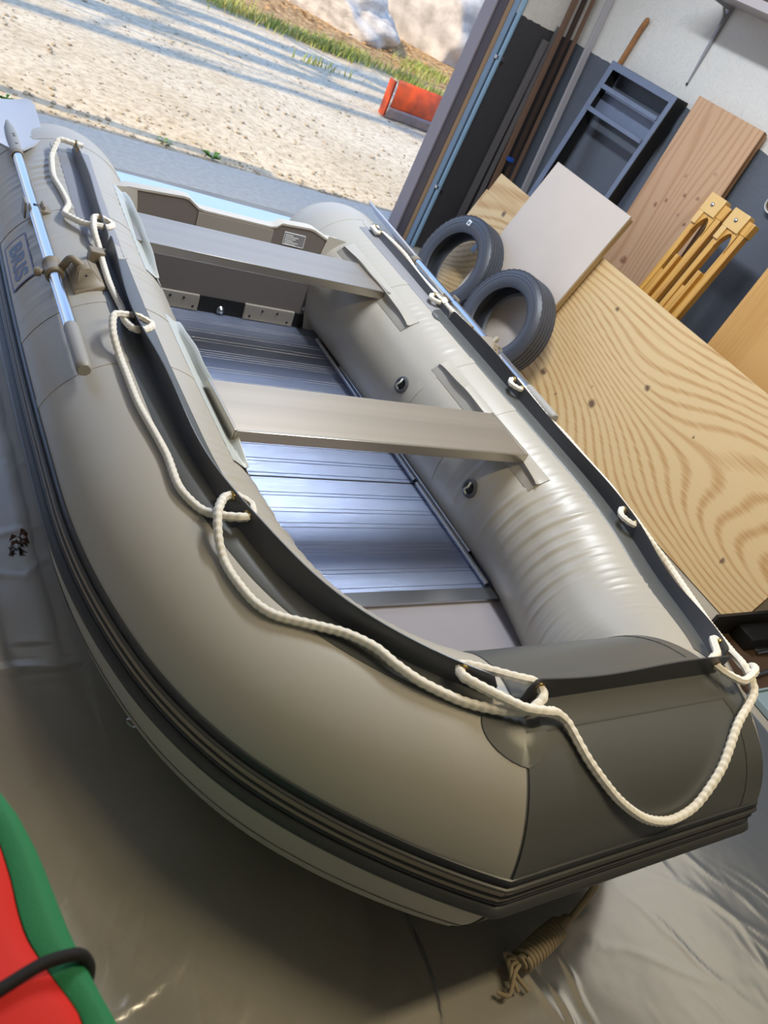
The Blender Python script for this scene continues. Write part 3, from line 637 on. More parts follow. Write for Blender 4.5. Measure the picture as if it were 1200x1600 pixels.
# stringers
def extr(name, prof, y0, y1, m, sx=1):
    k = len(prof); V = [(sx*x, y, z) for y in (y0, y1) for x, z in prof]; F = [(i, (i+1) % k, k+(i+1) % k, k+i) for i in range(k)]+[tuple(range(k-1, -1, -1)), tuple(range(k, 2*k))]
    return mesh_obj(name, V, F, m, boat, True, 50)
def bead(cx, cz, r_, n_=14): return [(cx+r_*math.cos(2*math.pi*i/n_), cz+r_*math.sin(2*math.pi*i/n_)) for i in range(n_)]
for sx in (1, -1):
    for (ya, yb_) in ((.20, -.608), (-.622, -1.058)):
        extr('stringer', bead(.372, .107, .0085), ya, yb_, ALUBEAD, sx); 
    for (ya, yb_) in ((.02, -.93),):
        extr('stringer', [(.384, .098), (.384, .112), (.388, .1155), (.404, .1155), (.408, .112), (.408, .098)], ya, yb_, ALUBEAD, sx)
# transom
def ty(z): return .29+.2*(z-.1)
prof = [(-.405, .09), (-.405, .425), (-.38, .436), (-.20, .448), (-.18, .446), (-.143, .424), (-.12, .421), (.12, .421), (.143, .426), (.16, .440), (.27, .446), (.29, .444), (.35, .424), (.43, .424), (.41, .09)]
V = [(x, ty(z)+d, z) for d in (0, .032) for x, z in prof]; k = len(prof)
F = [tuple(range(k)), tuple(range(2*k-1, k-1, -1))]+[(i, k+i, k+(i+1) % k, (i+1) % k) for i in range(k)]
mesh_obj('transom', V, F, TRANSOM, boat, False)
TEDGE = mat('transom_edge', '#c6bfb4', .4)
V = [(x, ty(z)+d, z+e) for (x, z) in prof[1:14] for d, e in ((-.003, -.002), (-.003, .005), (.035, .005), (.035, -.002))]
mesh_obj('transom_trim', V, grid_faces(13, 4, True), TEDGE, boat, True, 40)
def tplate(name, x0, x1, z0, z1, th_, m, parent=boat, bev=.003):
    o = slab(name, (x0, ty(z0), z0), (x1-x0, 0, 0), (0, ty(z1)-ty(z0), z1-z0), (0, -th_, 0), m, parent, bev); return o
tplate('motor_pad', -.142, .135, .30, .417, .004, mat('motor_pad_grey', '#8b847d', .5), bev=.0015)
PLATE = mat('bracket_plate', '#958d82', .4)
for x0, x1 in ((-.235, -.074), (.098, .298)):
    pp = tplate('floor_bracket', x0, x1, .101, .155, .012, PLATE)
    for fx, fz in ((.12, .115), (.35, .14), (.65, .14), (.88, .115)):
        v, f = lathe([(0, .002), (.004, .0015), (.0045, 0)], 10); z = fz; x = x0+(x1-x0)*fx; mesh_obj('rivet', place(v, (x, ty(z)-.0125, z), (0, -1, .2)), f, BLACK, pp)
tplate('bilge_gap_shade', -.074, .098, .101, .152, .003, BLACK, bev=0)  # black plates stand in for the shade inside the gaps
tplate('bilge_gap_shade', .298, .39, .101, .150, .003, BLACK, bev=0)
v, f = lathe([(0, .014), (.008, .013), (.009, .006), (.014, .005), (.015, 0)], 16); mesh_obj('drain_plug', place(v, (.012, ty(.112)-.004, .114), (0, -1, .2)), f, STEEL, boat)
lb = tplate('label_plate', .178, .262, .378, .420, .002, mat('label_slate', '#7c7a7e', .45), bev=0)
for i in range(6):
    z = .413-.006*i; wx = .030+.03*((i*37) % 10)/10; tplate('print_line', .184, .184+wx, z-.002, z, .0027, WHITEP, lb, bev=0)
for x0, x1, z0, z1 in ((.178, .262, .4185, .420), (.178, .262, .378, .3795), (.178, .1795, .378, .420), (.2605, .262, .378, .420)): tplate('print_border', x0, x1, z0, z1, .0027, WHITEP, lb, bev=0)
for sx in (-1, 1):
    for z in (.36, .17):
        v, f = lathe([(0, .003), (.007, .0025), (.008, 0)], 14); mesh_obj('transom_bolt', place(v, (sx*(.345 if z > .3 else .335), ty(z)-.001, z), (0, -1, .2)), f, STEEL, boat)
        # fabric gusset between tube and transom
    P = []
    for z in np.linspace(.10, .44, 12):
        for t in np.linspace(0, 1, 6): P.append((sx*(.425-.075*t*(1+.3*math.sin(math.pi*(z-.1)/.34))), ty(z)-.004-.018*(1-t)**2, z))
    mesh_obj('gusset', P, grid_faces(12, 6), PVC, boat)

# bench seats
for (ya, yb_) in ((.0, .2), (-.878, -.68)):
    bm = box_bm(-.442, .442, ya, yb_, .404, .430, .004)
    s_o = bm_obj('bench_seat', bm, SEATM, boat, True, 20)
    box('seat_lip', -.4425, .4425, ya-.0025, ya+.006, .403, .4315, ALUBEAD if False else mat('seat_lip', '#b9b1a4', .3, .85), s_o, bev=.002)
    for sx in (-1, 1): box('seat_end_trim', sx*.443-.004, sx*.443+.004, ya+.002, yb_, .402, .4318, mat('seat_lip', '#b9b1a4', .3, .85), s_o, bev=.0015)
# seat tracks glued on the tubes
for s_ in (RIGHT, LEFT):
    for (y0, y1) in ((.335, -.17), (-.385, -.965)):
        u0, u1 = sorted((float(uu(s_, y0)), float(uu(s_, y1)))); u = np.linspace(u0, u1, 60)
        d = np.minimum(u-u0, u1-u); tp_ = np.clip(d/.16, 0, 1)**.6
        c = 129.
        rows = [pu(u, np.full(60, c-9), .0006), pu(u, np.full(60, c-8.5), .002), pu(u, np.full(60, c-1.2), .003)]
        base = pu(u, np.full(60, c), 0.); up = np.tile([0, 0, 1.], (60, 1)); inn = np.tile([-s_*1., 0, 0], (60, 1)); hh = (.003+(.024 if s_ < 0 else .016)*tp_)[:, None]; wv = (.0015*np.sin(u*40))[:, None]
        rows += [base+up*hh*.6+inn*(.004+wv), base+up*hh+inn*(.010+wv), base+up*hh+inn*(.013+wv), base+up*hh*.5+inn*(.008+wv)]
        rows += [pu(u, np.full(60, c+2), .003), pu(u, np.full(60, c+9), .002), pu(u, np.full(60, c+9.5), .0004)]
        P = np.stack(rows, 1); mesh_obj('seat_track', P.reshape(-1, 3), grid_faces(60, 10), PVC_EDGE if s_ < 0 else PVC, boat, True, 70)  # same material both sides; left copy is paler, its highlight put into the colour
# valves on the inner side
def valve(s_, yc, th):
    nn_ = nrm(s_, yc, th); o = pt(s_, yc, th)
    v, f = lathe([(.0, .001), (.016, .001), (.017, .004), (.019, .006), (.024, .006), (.028, .003), (.029, -.003)], 32)
    b = mesh_obj('valve', place(v, o, nn_), f, mat('valve_grey', '#55565a', .35), boat, True, 40)
    v, f = lathe([(0, .003), (.0145, .003), (.0155, .0015)], 24); mesh_obj('valve_seat', place(v, o, nn_), f, BLACK, b)
    x = Vector((0, 0, 1)); x = (x-nn_*x.dot(nn_)).normalized(); y = nn_.cross(x); c = Vector(o)+nn_*.004
    P = [c+x*.017+y*.006+nn_*.003, c+x*.006-y*.002+nn_*.012, c-x*.008+y*.002+nn_*.013, c-x*.017-y*.004+nn_*.004]
    v, f = sweep(catmull(P, .002), .0032, 8); mesh_obj('valve_strap', v, f, PVC_EDGE, b)
for s_ in (RIGHT, LEFT):
    valve(s_, -.349, 165); valve(s_, -.824, 171)
# badge on the outer left tube
def badge(s_, ya, yb_, ta, tb):
    def patch(name, fy, ft, off, m, par, nu=24, nv=12):
        P = []
        for i in np.linspace(fy[0], fy[1], nu):
            for j in np.linspace(ft[0], ft[1], nv): P.append(pt(s_, ya+(yb_-ya)*i, ta+(tb-ta)*j, off))
        return mesh_obj(name, P, grid_faces(nu, nv), m, par)
    b = patch('badge', (0, 1), (0, 1), .0020, BADGE, boat)
    e = .03
    for fy, ft in (((0, 1), (0, .05)), ((0, 1), (.95, 1)), ((0, e), (0, 1)), ((1-e, 1), (0, 1))): patch('badge_border', fy, ft, .0024, NAVY, b)
    cu_ = bpy.data.curves.new('t', 'FONT'); cu_.body = 'BRIS'; cu_.size = 1; cu_.offset = .045; cu_.space_character = 1.05; cu_.resolution_u = 4
    to = bpy.data.objects.new('t', cu_); COL.objects.link(to); dg = bpy.context.evaluated_depsgraph_get(); me = bpy.data.meshes.new_from_object(to.evaluated_get(dg))
    bpy.data.objects.remove(to)
    bm = bmesh.new(); bm.from_mesh(me); bmesh.ops.triangulate(bm, faces=bm.faces[:]); bmesh.ops.subdivide_edges(bm, edges=bm.edges[:], cuts=2, use_grid_fill=True); bm.to_mesh(me); bm.free()
    co = np.array([v.co[:] for v in me.vertices]); x0, x1, y0_, y1_ = co[:, 0].min(), co[:, 0].max(), co[:, 1].min(), co[:, 1].max()
    for v in me.vertices:
        a = .13+.76*(v.co.x-x0)/(x1-x0); c = .20+.60*(v.co.y-y0_)/(y1_-y0_); v.co = Vector(pt(s_, ya+(yb_-ya)*a, ta+(tb-ta)*c, .0026))
    me.update(); link('badge_lettering', me, TEAL, b, False)
badge(LEFT, -.015, -.225, 22, 41.5)
# bow tow ring patch under the rail and tow rope lying on the floor
disc_patch('tow_patch', UT/2-.05, -28, .05, .035, DARKPVC, .003)
v, f = sweep([Vector(pb(.05, -34, .006))+Vector((.014*math.cos(t), -.004, .014*math.sin(t)-.008)) for t in np.linspace(0, 2*math.pi*.98, 24)], .0028, 8); mesh_obj('tow_ring', v, f, STEEL, boat)
v, f = sweep([Vector(pt(LEFT, -1.30, -36, .006))+Vector((.007*math.cos(t), -.008*math.cos(t), .008*math.sin(t)+.002)) for t in np.linspace(0, 2*math.pi*.98, 24)], .002, 8); mesh_obj('skirt_ring', v, f, STEEL, boat)

# oarlocks and clips
def oar_axis(s_): return (Vector((-.730, -.708, .430)), Vector((-.690, .62, .446))) if s_ < 0 else (Vector((.659, -.714, .455)), Vector((.790, .62, .417)))
def oarlock(s_):
    H_, Tp = oar_axis(s_); d = (Tp-H_).normalized(); t = (-.285-H_.y)/(Tp.y-H_.y); c = H_+(Tp-H_)*t
    # base block: frustum on the tube
    bo = Vector(pt(s_, -.315, 70)); nn_ = nrm(s_, -.315, 70); x = Vector((0, -1, 0)); x = (x-nn_*x.dot(nn_)).normalized(); y = nn_.cross(x)
    bm = bmesh.new(); rings = []
    for hgt, hx, hy in ((-.008, .062, .040), (.006, .058, .037), (.012, .048, .030), (.036, .024, .017), (.040, .020, .014)):
        rings.append([bm.verts.new(bo+nn_*hgt+x*a*hx+y*b*hy) for a, b in ((-1, -1), (1, -1), (1, 1), (-1, 1))])
    for a, b in zip(rings, rings[1:]):
        for i in range(4): bm.faces.new((a[i], a[(i+1) % 4], b[(i+1) % 4], b[i]))
    bm.faces.new(rings[-1]); bm.faces.new(rings[0][::-1]); bmesh.ops.bevel(bm, geom=bm.edges[:], offset=.003, segments=2, affect='EDGES')
    base = bm_obj('oarlock', bm, TAUPE, boat, True, 50)
    v, f = lathe([(0, .001), (.003, .001), (.0032, 0)], 8); mesh_obj('screw_hole', place(v, bo+nn_*.026+x*.033+y*.0, (x*.9+nn_*.6)), f, BLACK, base)
    # second smaller block and the pivot arm reaching to the collar
    bo2 = Vector(pt(s_, -.225, 80)); slab('oarlock_stop', bo2-Vector((.018, .016, .006)), (.036, 0, 0), (0, .032, 0), (0, 0, .034), TAUPE, base, .004)
    P = [bo+nn_*.03, bo+nn_*.045+(c-bo)*.35, c+Vector((-s_*.016, 0, .004))]
    v, f = sweep(catmull(P, .004), .0095, 12); mesh_obj('oarlock_pin', v, f, TAUPE, base)
    V, F = lathe([(.0155, -.032), (.019, -.032), (.0225, -.028), (.0225, -.022), (.0205, -.018), (.0205, .016), (.0225, .020), (.0225, .027), (.019, .031), (.0155, .031)], 28, True)
    mesh_obj('oar_collar', place(V, c, d), F, TAUPE, base, True, 40)
    v, f = lathe([(0, .020), (.008, .020), (.011, .016), (.011, .006), (.006, .003), (.006, -.01)], 14); mesh_obj('clamp_knob', place(v, c+Vector((s_*.024, -.008, -.006)), (s_, 0, -.2)), f, TAUPE, base, True, 40)
    # clip nearer the stern: two upright cheeks
    t = (.05-H_.y)/(Tp.y-H_.y); c2 = H_+(Tp-H_)*t; so = Vector(pt(s_, .05, 61))
    cl = slab('oar_clip', so+Vector((-.030, -.022, -.010)), (.060, 0, 0), (0, .044, 0), (0, 0, .012), TAUPE, boat, .003)
    for q_ in (-1, 1):
        slab('clip_cheek', c2+Vector((q_*.0195-.003, -.020, -.030)), (.006, 0, 0), (0, .040, 0), (q_*.004, 0, .044), TAUPE, cl, .002)
oarlock(RIGHT); oarlock(LEFT)

# ------------------------------------------------------------------ oars
BLADE = mat('oar_blade_plastic', '#c3c6d2', .4)
GRIP = mat('oar_grip', '#9d9a96', .5)
def oar(s_, label):
    H_, Tp = oar_axis(s_); d = (Tp-H_).normalized(); e = thing('oar', label, 'oar', H_, 'aluminium oars on the tubes')
    at = lambda t: H_+d*t; Ln = (Tp-H_).length
    rod('shaft', [at(.165), at(.4), at(.72)], .0150, SHAFT, e, n=20); rod('shaft', [at(.72), at(.9), at(1.10)], .0138, SHAFT, e, n=20)
    V, F = lathe([(0, 0), (.013, .0), (.0162, .004), (.0165, .02), (.0165, .165), (.0155, .17), (.0152, .171)], 24)
    # shallow flutes on the grip
    V = [((x*(1-.03*(math.cos(8*math.atan2(y, x)) > .6)), y*(1-.03*(math.cos(8*math.atan2(y, x)) > .6)), z)) for x, y, z in V]
    mesh_obj('grip', place(V, H_, d), F, GRIP, e, True, 40)
    v, f = lathe([(.0148, 0), (.0175, .002), (.0175, .022), (.0148, .024)], 20); mesh_obj('ferrule', place(v, at(1.075), d), f, TAUPE, e, True, 40)
    v, f = lathe([(.0165, 0), (.0168, .02), (.0168, .12), (.0140, .18), (.006, .235), (.001, .26)], 20); sock = mesh_obj('blade_socket', place(v, at(1.095), d), f, GRIP, e, True, 40)
    for t in (1.13, 1.185, 1.20):
        v, f = lathe([(0, .0006), (.004, .0005), (.0042, 0)], 10); mesh_obj('rivet', place(v, at(t)+Vector((0, 0, .0166)), (0, 0, 1)), f, BLACK, sock)
    v, f = lathe([(0, .0006), (.006, .0005), (.0062, 0)], 10); mesh_obj('lock_button', place(v, at(.74)+Vector((0, 0, .0139)), (0, 0, 1)), f, BLACK, e)
    side = Vector((d.y, -d.x, 0)).normalized(); upv = side.cross(d).normalized()*(1 if side.cross(d).z > 0 else -1)
    ro = R(30 if s_ > 0 else 10)*s_; side, upv = side*math.cos(ro)-upv*math.sin(ro), upv*math.cos(ro)+side*math.sin(ro)
    outl = [(1.10, .018), (1.14, .05), (1.20, .084), (1.26, .090), (1.47, .096), (1.505, .088), (1.515, .075)]
    V = []
    for t, hw in outl:
        for q_ in np.linspace(-1, 1, 9):
            V.append(at(t)+side*hw*q_+upv*(.003+.010*abs(q_)**2))
    m_ = len(V); V += [v-upv*.006 for v in V]; nu, nv = len(outl), 9
    F = grid_faces(nu, nv)+[tuple(m_+k for k in f[::-1]) for f in grid_faces(nu, nv)]
    ring = [j for j in range(nv)]+[i*nv+nv-1 for i in range(1, nu)]+[(nu-1)*nv+j for j in range(nv-2, -1, -1)]+[i*nv for i in range(nu-2, 0, -1)]
    F += [(ring[i], m_+ring[i], m_+ring[(i+1) % len(ring)], ring[(i+1) % len(ring)]) for i in range(len(ring))]
    mesh_obj('blade', V, F, BLADE, e, True, 50)
oar(LEFT, 'oar with pale flat blade on the near tube, beside the lettered badge')
SHIFT_R = .0
oar(RIGHT, 'oar lying along the far tube in front of the tyres')

# tow rope bundle hanging from the bow ring to the floor
TOW = mat('tow_rope', '#94846c', .85)
tw = thing('tow_rope', 'coiled tan tow rope bundle lying on the floor under the bow', 'rope', (-.03, -1.94, 0))
p0 = Vector(pb(.05, -34, .006))+Vector((0, 0, -.022))
B0, B1 = Vector((.040, -1.915, .056)), Vector((-.105, -1.953, .036))
ax = (B1-B0)
sp_ = []
for t in np.linspace(0, 1, 240):
    a = 2*math.pi*13*t; c = B0+ax*(.18+.76*t); up = Vector((0, 0, 1)); sd2 = ax.cross(up).normalized(); rr = .017+.003*math.sin(t*3)
    up2 = sd2.cross(ax).normalized(); sp_.append(c+up2*math.cos(a)*rr+sd2*math.sin(a)*rr)
rod('coil', sp_, .0048, TOW, tw, n=8)
rod('core', [B0, B0+ax*.3, B1], [.011, .016, .015], TOW, tw, n=12)
rod('leader', catmull([p0, p0+Vector((.004, -.006, -.02)), B0+Vector((.01, 0, .012)), B0+ax*.2], .004), .007, TOW, tw, n=10)
for k in range(4):
    a = B1-ax*.05; q_ = [a, B1+Vector((-.02, -.01+.012*k, .0)), B1+Vector((-.045+.012*k, -.018+.008*k-.02, -.014)), B1+Vector((-.062+.022*k, -.025-.006*k, -.0205))]
    rod('rope_end', catmull(q_, .004), .0042, TOW, tw, n=8)

# ------------------------------------------------------------------ plastic dust sheet on the floor
xs_ = np.linspace(-2.0, 1.22, 400); ys_ = np.linspace(-2.95, 1.66, 520); XX, YY = np.meshgrid(xs_, ys_, indexing='ij')
YY = YY+(.10*(1-(XX+2)/3.2))*np.clip((YY-1)/.66, 0, None)
ZZ = np.full_like(XX, .0015)
low = np.array([[abs(fbm(x, y, 7, 1.4, 3))*.003+abs(fbm(x, y, 4, 6, 2))*.0012 for y in ys_[::4]] for x in xs_[::4]]); ZZ += np.repeat(np.repeat(low, 4, 0), 4, 1)*0
from_lo = np.stack([np.interp(ys_, ys_[::4], r_) for r_ in low]); ZZ += np.stack([np.interp(xs_, xs_[::4], from_lo[:, k]) for k in range(len(ys_))], 1)
r2 = random.Random(21)
def crease(px, py, ang, ln, hgt, wd):
    dx, dy = math.cos(ang), math.sin(ang); a = (XX-px)*dx+(YY-py)*dy; d = -(XX-px)*dy+(YY-py)*dx+.02*ln*np.sin(a*9/ln)
    return hgt*np.clip(1-np.abs(d)/wd, 0, 1)**1.3*np.clip(1-np.abs(a)/(ln*.5), 0, 1)**.5
for k in range(320):       # gathers pulled away from the boat
    t_ = r2.uniform(0, 6.28); px, py = .95*math.cos(t_)*r2.uniform(.9, 1.7), -.6+1.4*math.sin(t_)*r2.uniform(.95, 1.5)
    ZZ = np.maximum(ZZ, .0015+crease(px, py, math.atan2(py+.8, px)+r2.gauss(0, .25), r2.uniform(.12, .6), r2.uniform(.0012, .0055), r2.uniform(.009, .018)))
for k in range(26):        # straight fold lines from the packaging and odd crumples
    ZZ = np.maximum(ZZ, .0015+crease(r2.uniform(-1.9, 1.1), r2.uniform(-2.8, 1.5), r2.choice((0, math.pi/2))+r2.gauss(0, .3)+.3, r2.uniform(.2, .9), r2.uniform(.001, .003), r2.uniform(.009, .013)))
ZZ = .0015+(ZZ-.0015)*(1-.7*np.clip((XX+.1)/.3, 0, 1)*np.clip((-1.2-YY)/.3, 0, 1))
flat = ((np.abs(np.abs(XX)-.56) < .17) & (YY > -1.45) & (YY < .82)) | ((XX > -1.46) & (XX < -.97) & (YY > -2.22) & (YY < -1.64)) | ((XX > -1.36) & (XX < -.86) & (YY > .33) & (YY < .8))
ZZ[flat] = .0015; hull = (np.abs(XX) < .5) & (YY > -1.4) & (YY < .4); ZZ[hull] = np.minimum(ZZ[hull], .004)
V = np.stack([XX, YY, ZZ], -1).reshape(-1, 3)
ps = mesh_obj('plastic_sheet', V, grid_faces(400, 520), plastic_film())
tag(ps, 'clear crinkled plastic dust sheet spread under the boat', 'plastic sheet')
DEBRIS = mat('dead_leaf', '#5a3d2b', .8)
V = []; F = []
for i in range(9):
    cx, cy = -.80+random.uniform(-.018, .018), -.775+random.uniform(-.022, .022); a = random.uniform(0, 6.28); s = random.uniform(.008, .015); b0 = len(V); z = .016
    V += [(cx-s*math.cos(a), cy-s*math.sin(a), z-.004), (cx+s*.5*math.sin(a), cy-s*.5*math.cos(a), z+.006), (cx+s*math.cos(a), cy+s*math.sin(a), z), (cx-s*.5*math.sin(a), cy+s*.5*math.cos(a), z+.008)]; F.append((b0, b0+1, b0+2, b0+3))
o = mesh_obj('dead_leaf', V, F, DEBRIS, smooth=False); tag(o, 'crumpled brown dead leaf on the plastic sheet left of the boat', 'leaf')
sol = o.modifiers.new('s', 'SOLIDIFY'); sol.thickness = .001

# ------------------------------------------------------------------ things along the right wall
def lean(x0, m_, y, z, off=0.):
    """point on a plane leaning to the wall: foot at x0, slope m_; off along the face normal toward the room"""
    n_ = Vector((-m_, 0, 1)).normalized(); return Vector((x0+z/m_, y, z))+n_*off
# big plywood strip
KN = [(lean(1.5, 3.5, y, z)[0], y, z, r_) for y, z, r_ in ((-.257, .391, .015), (.124, .534, .013), (-.565, .377, .008), (.203, .149, .017), (-.108, .199, .020), (1.05, .52, .016), (-.20, .42, .006), (-1.0, .144, .012), (.065, .123, .009), (-.05, .25, .008))]
PLY = plywood('plywood_pine', rgb('#d6b98a'), rgb('#b68a55'), 'Y', 1.5, 290, 3.0, KN, lines=150.)
PLYEDGE = mat('ply_edge', '#a88458', .7, var=.2, vscale=60)
def board(name, x0, m_, y0, y1, z0, z1, th_, m, label, cat='board', off=0., parts=True, edge=None):
    a, b, c = lean(x0, m_, y0, z0, off), lean(x0, m_, y1, z0, off), lean(x0, m_, y0, z1, off); n_ = Vector((m_, 0, -1)).normalized()
    if edge is None:
        o = slab(name, a, b-a, c-a, n_*th_, m, None, .001); return tag(o, label, cat)
    e = thing(name, label, cat, (a+b)/2)
    slab('face_veneer', a, b-a, c-a, n_*.0025, m, e); slab('core_ply', a+n_*.0026, b-a, c-a, n_*(th_-.0026), edge, e); return e
shp = board('plywood_sheet', 1.5, 3.5, -1.215, 1.235, .005, .640, .016, PLY, 'long low plywood sheet with swirling grain leaning behind the boat', 'plywood', edge=PLYEDGE)
board('plywood_sheet', 1.53, 3.5, -.9, 1.285, .005, .535, .012, PLY, 'plywood offcut peeking out behind the far end of the long sheet', 'plywood', edge=PLYEDGE)
_n = Vector((-3.5, 0, 1)).normalized(); slab('price_sticker', lean(1.5, 3.5, 1.035, .285, .0008), (0, .03, 0), (.011, 0, .038), _n*.0005, mat('sticker_blue', '#9fb8d8', .5), shp)
# pale panel pair
WP = mat('pale_panel', '#cabdb2', .5, var=.04, vscale=3, bump=.03, bscale=60)
board('white_panel', 1.44, 3.5, .345, .905, .005, .842, .012, WP, 'pale smooth panel leaning on the plywood behind the tyres', 'panel', edge=mat('panel_edge', '#c4b39a', .6))
board('panel_offcut', 1.44, 3.5, .352, .90, .005, .835, .030, mat('panel_offcut', '#b29a72', .6), 'tan board tucked directly behind the pale panel', 'board', off=-.0135)
# reddish plywood by the wall
KN2 = [(2.09, y, z, r_) for y, z, r_ in ((.53, 1.22, .010), (.42, 1.12, .014), (.56, 1.05, .012), (.50, .98, .012), (.43, 1.0, .014), (.58, .92, .010), (.47, .90, .009), (.36, 1.0, .014), (.41, .88, .010), (.62, .88, .012), (.35, .70, .02), (.60, .6, .02))]
PLY2 = plywood('plywood_fir', rgb('#c9a382'), rgb('#b58a66'), 'Z', 5, 60, 7, KN2, (.25, .11, .06))
board('fir_plywood', 2.055, 30, .318, .735, .005, 1.338, .018, PLY2, 'reddish knotty plywood board standing upright against the wall', 'plywood', edge=mat('fir_edge', '#8d6748', .7))
board('fir_plywood', 2.055, 30, .322, .73, .005, 1.334, .017, PLY2, 'second knotty board directly behind the reddish plywood', 'plywood', off=-.020)
# tan cabinet panel at the right edge
TANP = plywood('tan_birch', rgb('#d0a263'), rgb('#c0904f'), 'Z', 2, 8, 4, lines=12.)
board('birch_panel', 1.80, 10, -.95, -.215, .005, 1.25, .018, TANP, 'smooth tan birch panel at the right edge of the photo', 'panel', edge=PLYEDGE)
# folding wooden trestle legs
YEL = plywood('varnished_pine', rgb('#cf9f4f'), rgb('#b07a30'), 'Z', 10, 20, 8, rough=.35)
YELP = mat('hinge_block', '#d8b374', .4)
def trestle(yc, label):
    e = thing('folding_trestle', label, 'trestle', lean(1.70, 5, yc, 0), 'folded wooden trestles')
    def bar(name, y0, y1, z0, z1, o0, th_, m=YEL, par=e, bev=.003):
        a, b, c = lean(1.70, 5, y0, z0, o0), lean(1.70, 5, y1, z0, o0), lean(1.70, 5, y0, z1, o0); n_ = Vector((5, 0, -1)).normalized(); return slab(name, a, b-a, c-a, n_*th_, m, par, bev)
    bar('leg', yc-.062, yc-.034, .003, 1.0, 0, .035); bar('leg', yc+.030, yc+.056, .003, 1.0, 0, .035)
    bar('leg', yc-.033, yc-.014, .003, .985, -.018, .03); bar('leg', yc-.013, yc+.008, .003, .80, .004, .03)
    bar('brace', yc+.009, yc+.029, .003, .72, -.004, .03)
    hb = bar('hinge_block', yc-.030, yc+.060, .985, 1.065, .010, .045, YELP); bar('hinge_tab', yc-.068, yc-.031, .992, 1.05, .003, .04, YEL, hb); bar('hinge_tab', yc+.030, yc+.058, .93, .986, .009, .03, YELP, hb)
    c = lean(1.70, 5, yc+.016, 1.025, .010); n_ = Vector((-5, 0, 1)).normalized(); v, f = lathe([(0, .006), (.006, .0055), (.009, .002), (.0095, 0)], 16); mesh_obj('bolt', place(v, c, n_), f, STEEL, hb)
    # rounded pale crotch between legs
    V = []; 
    for o0 in (.002, -.028):
        for i in range(13):
            t = i/12; yy = yc-.034+.064*t; zz = .90+.075*math.sin(math.pi*min(1, t*1.0))**.6; V.append(lean(1.70, 5, yy, zz, o0)); V.append(lean(1.70, 5, yy, .99, o0))
    F = []
    for s in (0, 26): F += [(s+2*i, s+2*i+1, s+2*i+3, s+2*i+2) for i in range(12)]
    F += [(2*i, 2*i+2, 28+2*i, 26+2*i) for i in range(12)]
    mesh_obj('gusset', V, F, YEL, e, True, 40)
trestle(.165, 'folded yellow wooden trestle next to the reddish plywood'); trestle(.022, 'folded yellow wooden trestle nearest the tan birch panel')
# black shelf frame
STEELB = mat('skylit_frame_paint', '#6b758c', .4, var=.1, vscale=10); INK = mat('inner_black', '#0f1114', .6)  # face colour lightened to carry the skylight caught on the frame edges
fr = thing('ladder_shelf', 'blue black open shelf frame standing against the wall', 'shelf', (2.08, 1.06, 0))
def fx(z): return 1.905+z/8
def fbar(name, y0, y1, z0, z1, dx0, dx1, m, bev=.002, parent=fr):
    V = [(fx(z)+d, y, z) for d in (dx0, dx1) for y in (y0, y1) for z in (z0, z1)]; bm = bmesh.new(); v = [bm.verts.new(p) for p in V]
    for f in ((0,1,3,2),(4,6,7,5),(0,4,5,1),(2,3,7,6),(0,2,6,4),(1,5,7,3)): bm.faces.new([v[i] for i in f])
    bmesh.ops.bevel(bm, geom=bm.edges[:], offset=bev, segments=1, affect='EDGES'); return bm_obj(name, bm, m, parent)
fbar('face_rail', 1.275, 1.312, .005, 1.29, -.004, 0, STEELB); fbar('face_rail', .812, .842, .005, 1.29, -.004, 0, STEELB); fbar('face_rail', .842, 1.275, 1.255, 1.29, -.004, 0, STEELB)
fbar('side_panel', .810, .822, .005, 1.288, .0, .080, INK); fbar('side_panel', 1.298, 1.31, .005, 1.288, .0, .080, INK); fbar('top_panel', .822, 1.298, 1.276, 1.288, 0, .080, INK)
fbar('shelf_slat', .842, 1.278, 1.163, 1.185, -.012, .010, STEELB); fbar('shelf_slat', .842, 1.278, 1.050, 1.072, -.012, .010, STEELB)
fbar('back_panel', .822, 1.298, 1.06, 1.18, .055, .062, STEELB)
# broom handle behind frame
bh = thing('broom_handle', 'worn brown wooden handle leaning on the wall behind the shelf frame', 'handle', (2.13, 1.37, 0))
rod('stick', catmull([(2.131, 1.42, .01), (2.131, 1.37, .8), (2.131, 1.312, 1.45), (2.131, 1.302, 1.50)], .05), .0135, mat('worn_wood', '#9a6a40', .5, var=.2, vscale=20), bh, n=14)
v, f = lathe([(0, .014), (.006, .012), (.011, .007), (.0134, 0)], 14); mesh_obj('tip', place(v, (2.131, 1.302, 1.50), (0, -.12, 1)), f, MATS['worn_wood'], bh)
# lumber in the corner
W1, W2, W3 = mat('grey_lumber', '#5d5a5c', .7, var=.15, vscale=8, stretch=(1, 1, .1)), mat('brown_lumber', '#6f5647', .7, var=.2, vscale=8, stretch=(1, 1, .1)), mat('white_trim', '#a9a6ac', .5)
def stick(a, b, wx, wy, m, label, cat='lumber', name='lumber_stick'):
    a, b = Vector(a), Vector(b); o = slab(name, a, (wx, 0, 0), (0, wy, 0), b-a, m, None, .002); return tag(o, label, cat, 'lumber leaning in the corner')
stick((1.905, 1.672, .003), (1.925, 1.690, 1.22), .036, .020, W1, 'short grey lumber stick beside the dark front wall')
stick((1.955, 1.640, .003), (1.975, 1.690, 1.30), .020, .020, W1, 'thin grey lumber stick next to the short grey one')
stick((2.00, 1.62, .003), (1.960, 1.688, 1.95), .028, .020, W2, 'tall brown lumber stick in the corner')
stick((2.035, 1.57, .003), (2.018, 1.688, 1.90), .020, .022, mat('dark_lumber', '#3a2c26', .7), 'tall dark brown lumber stick in the corner')
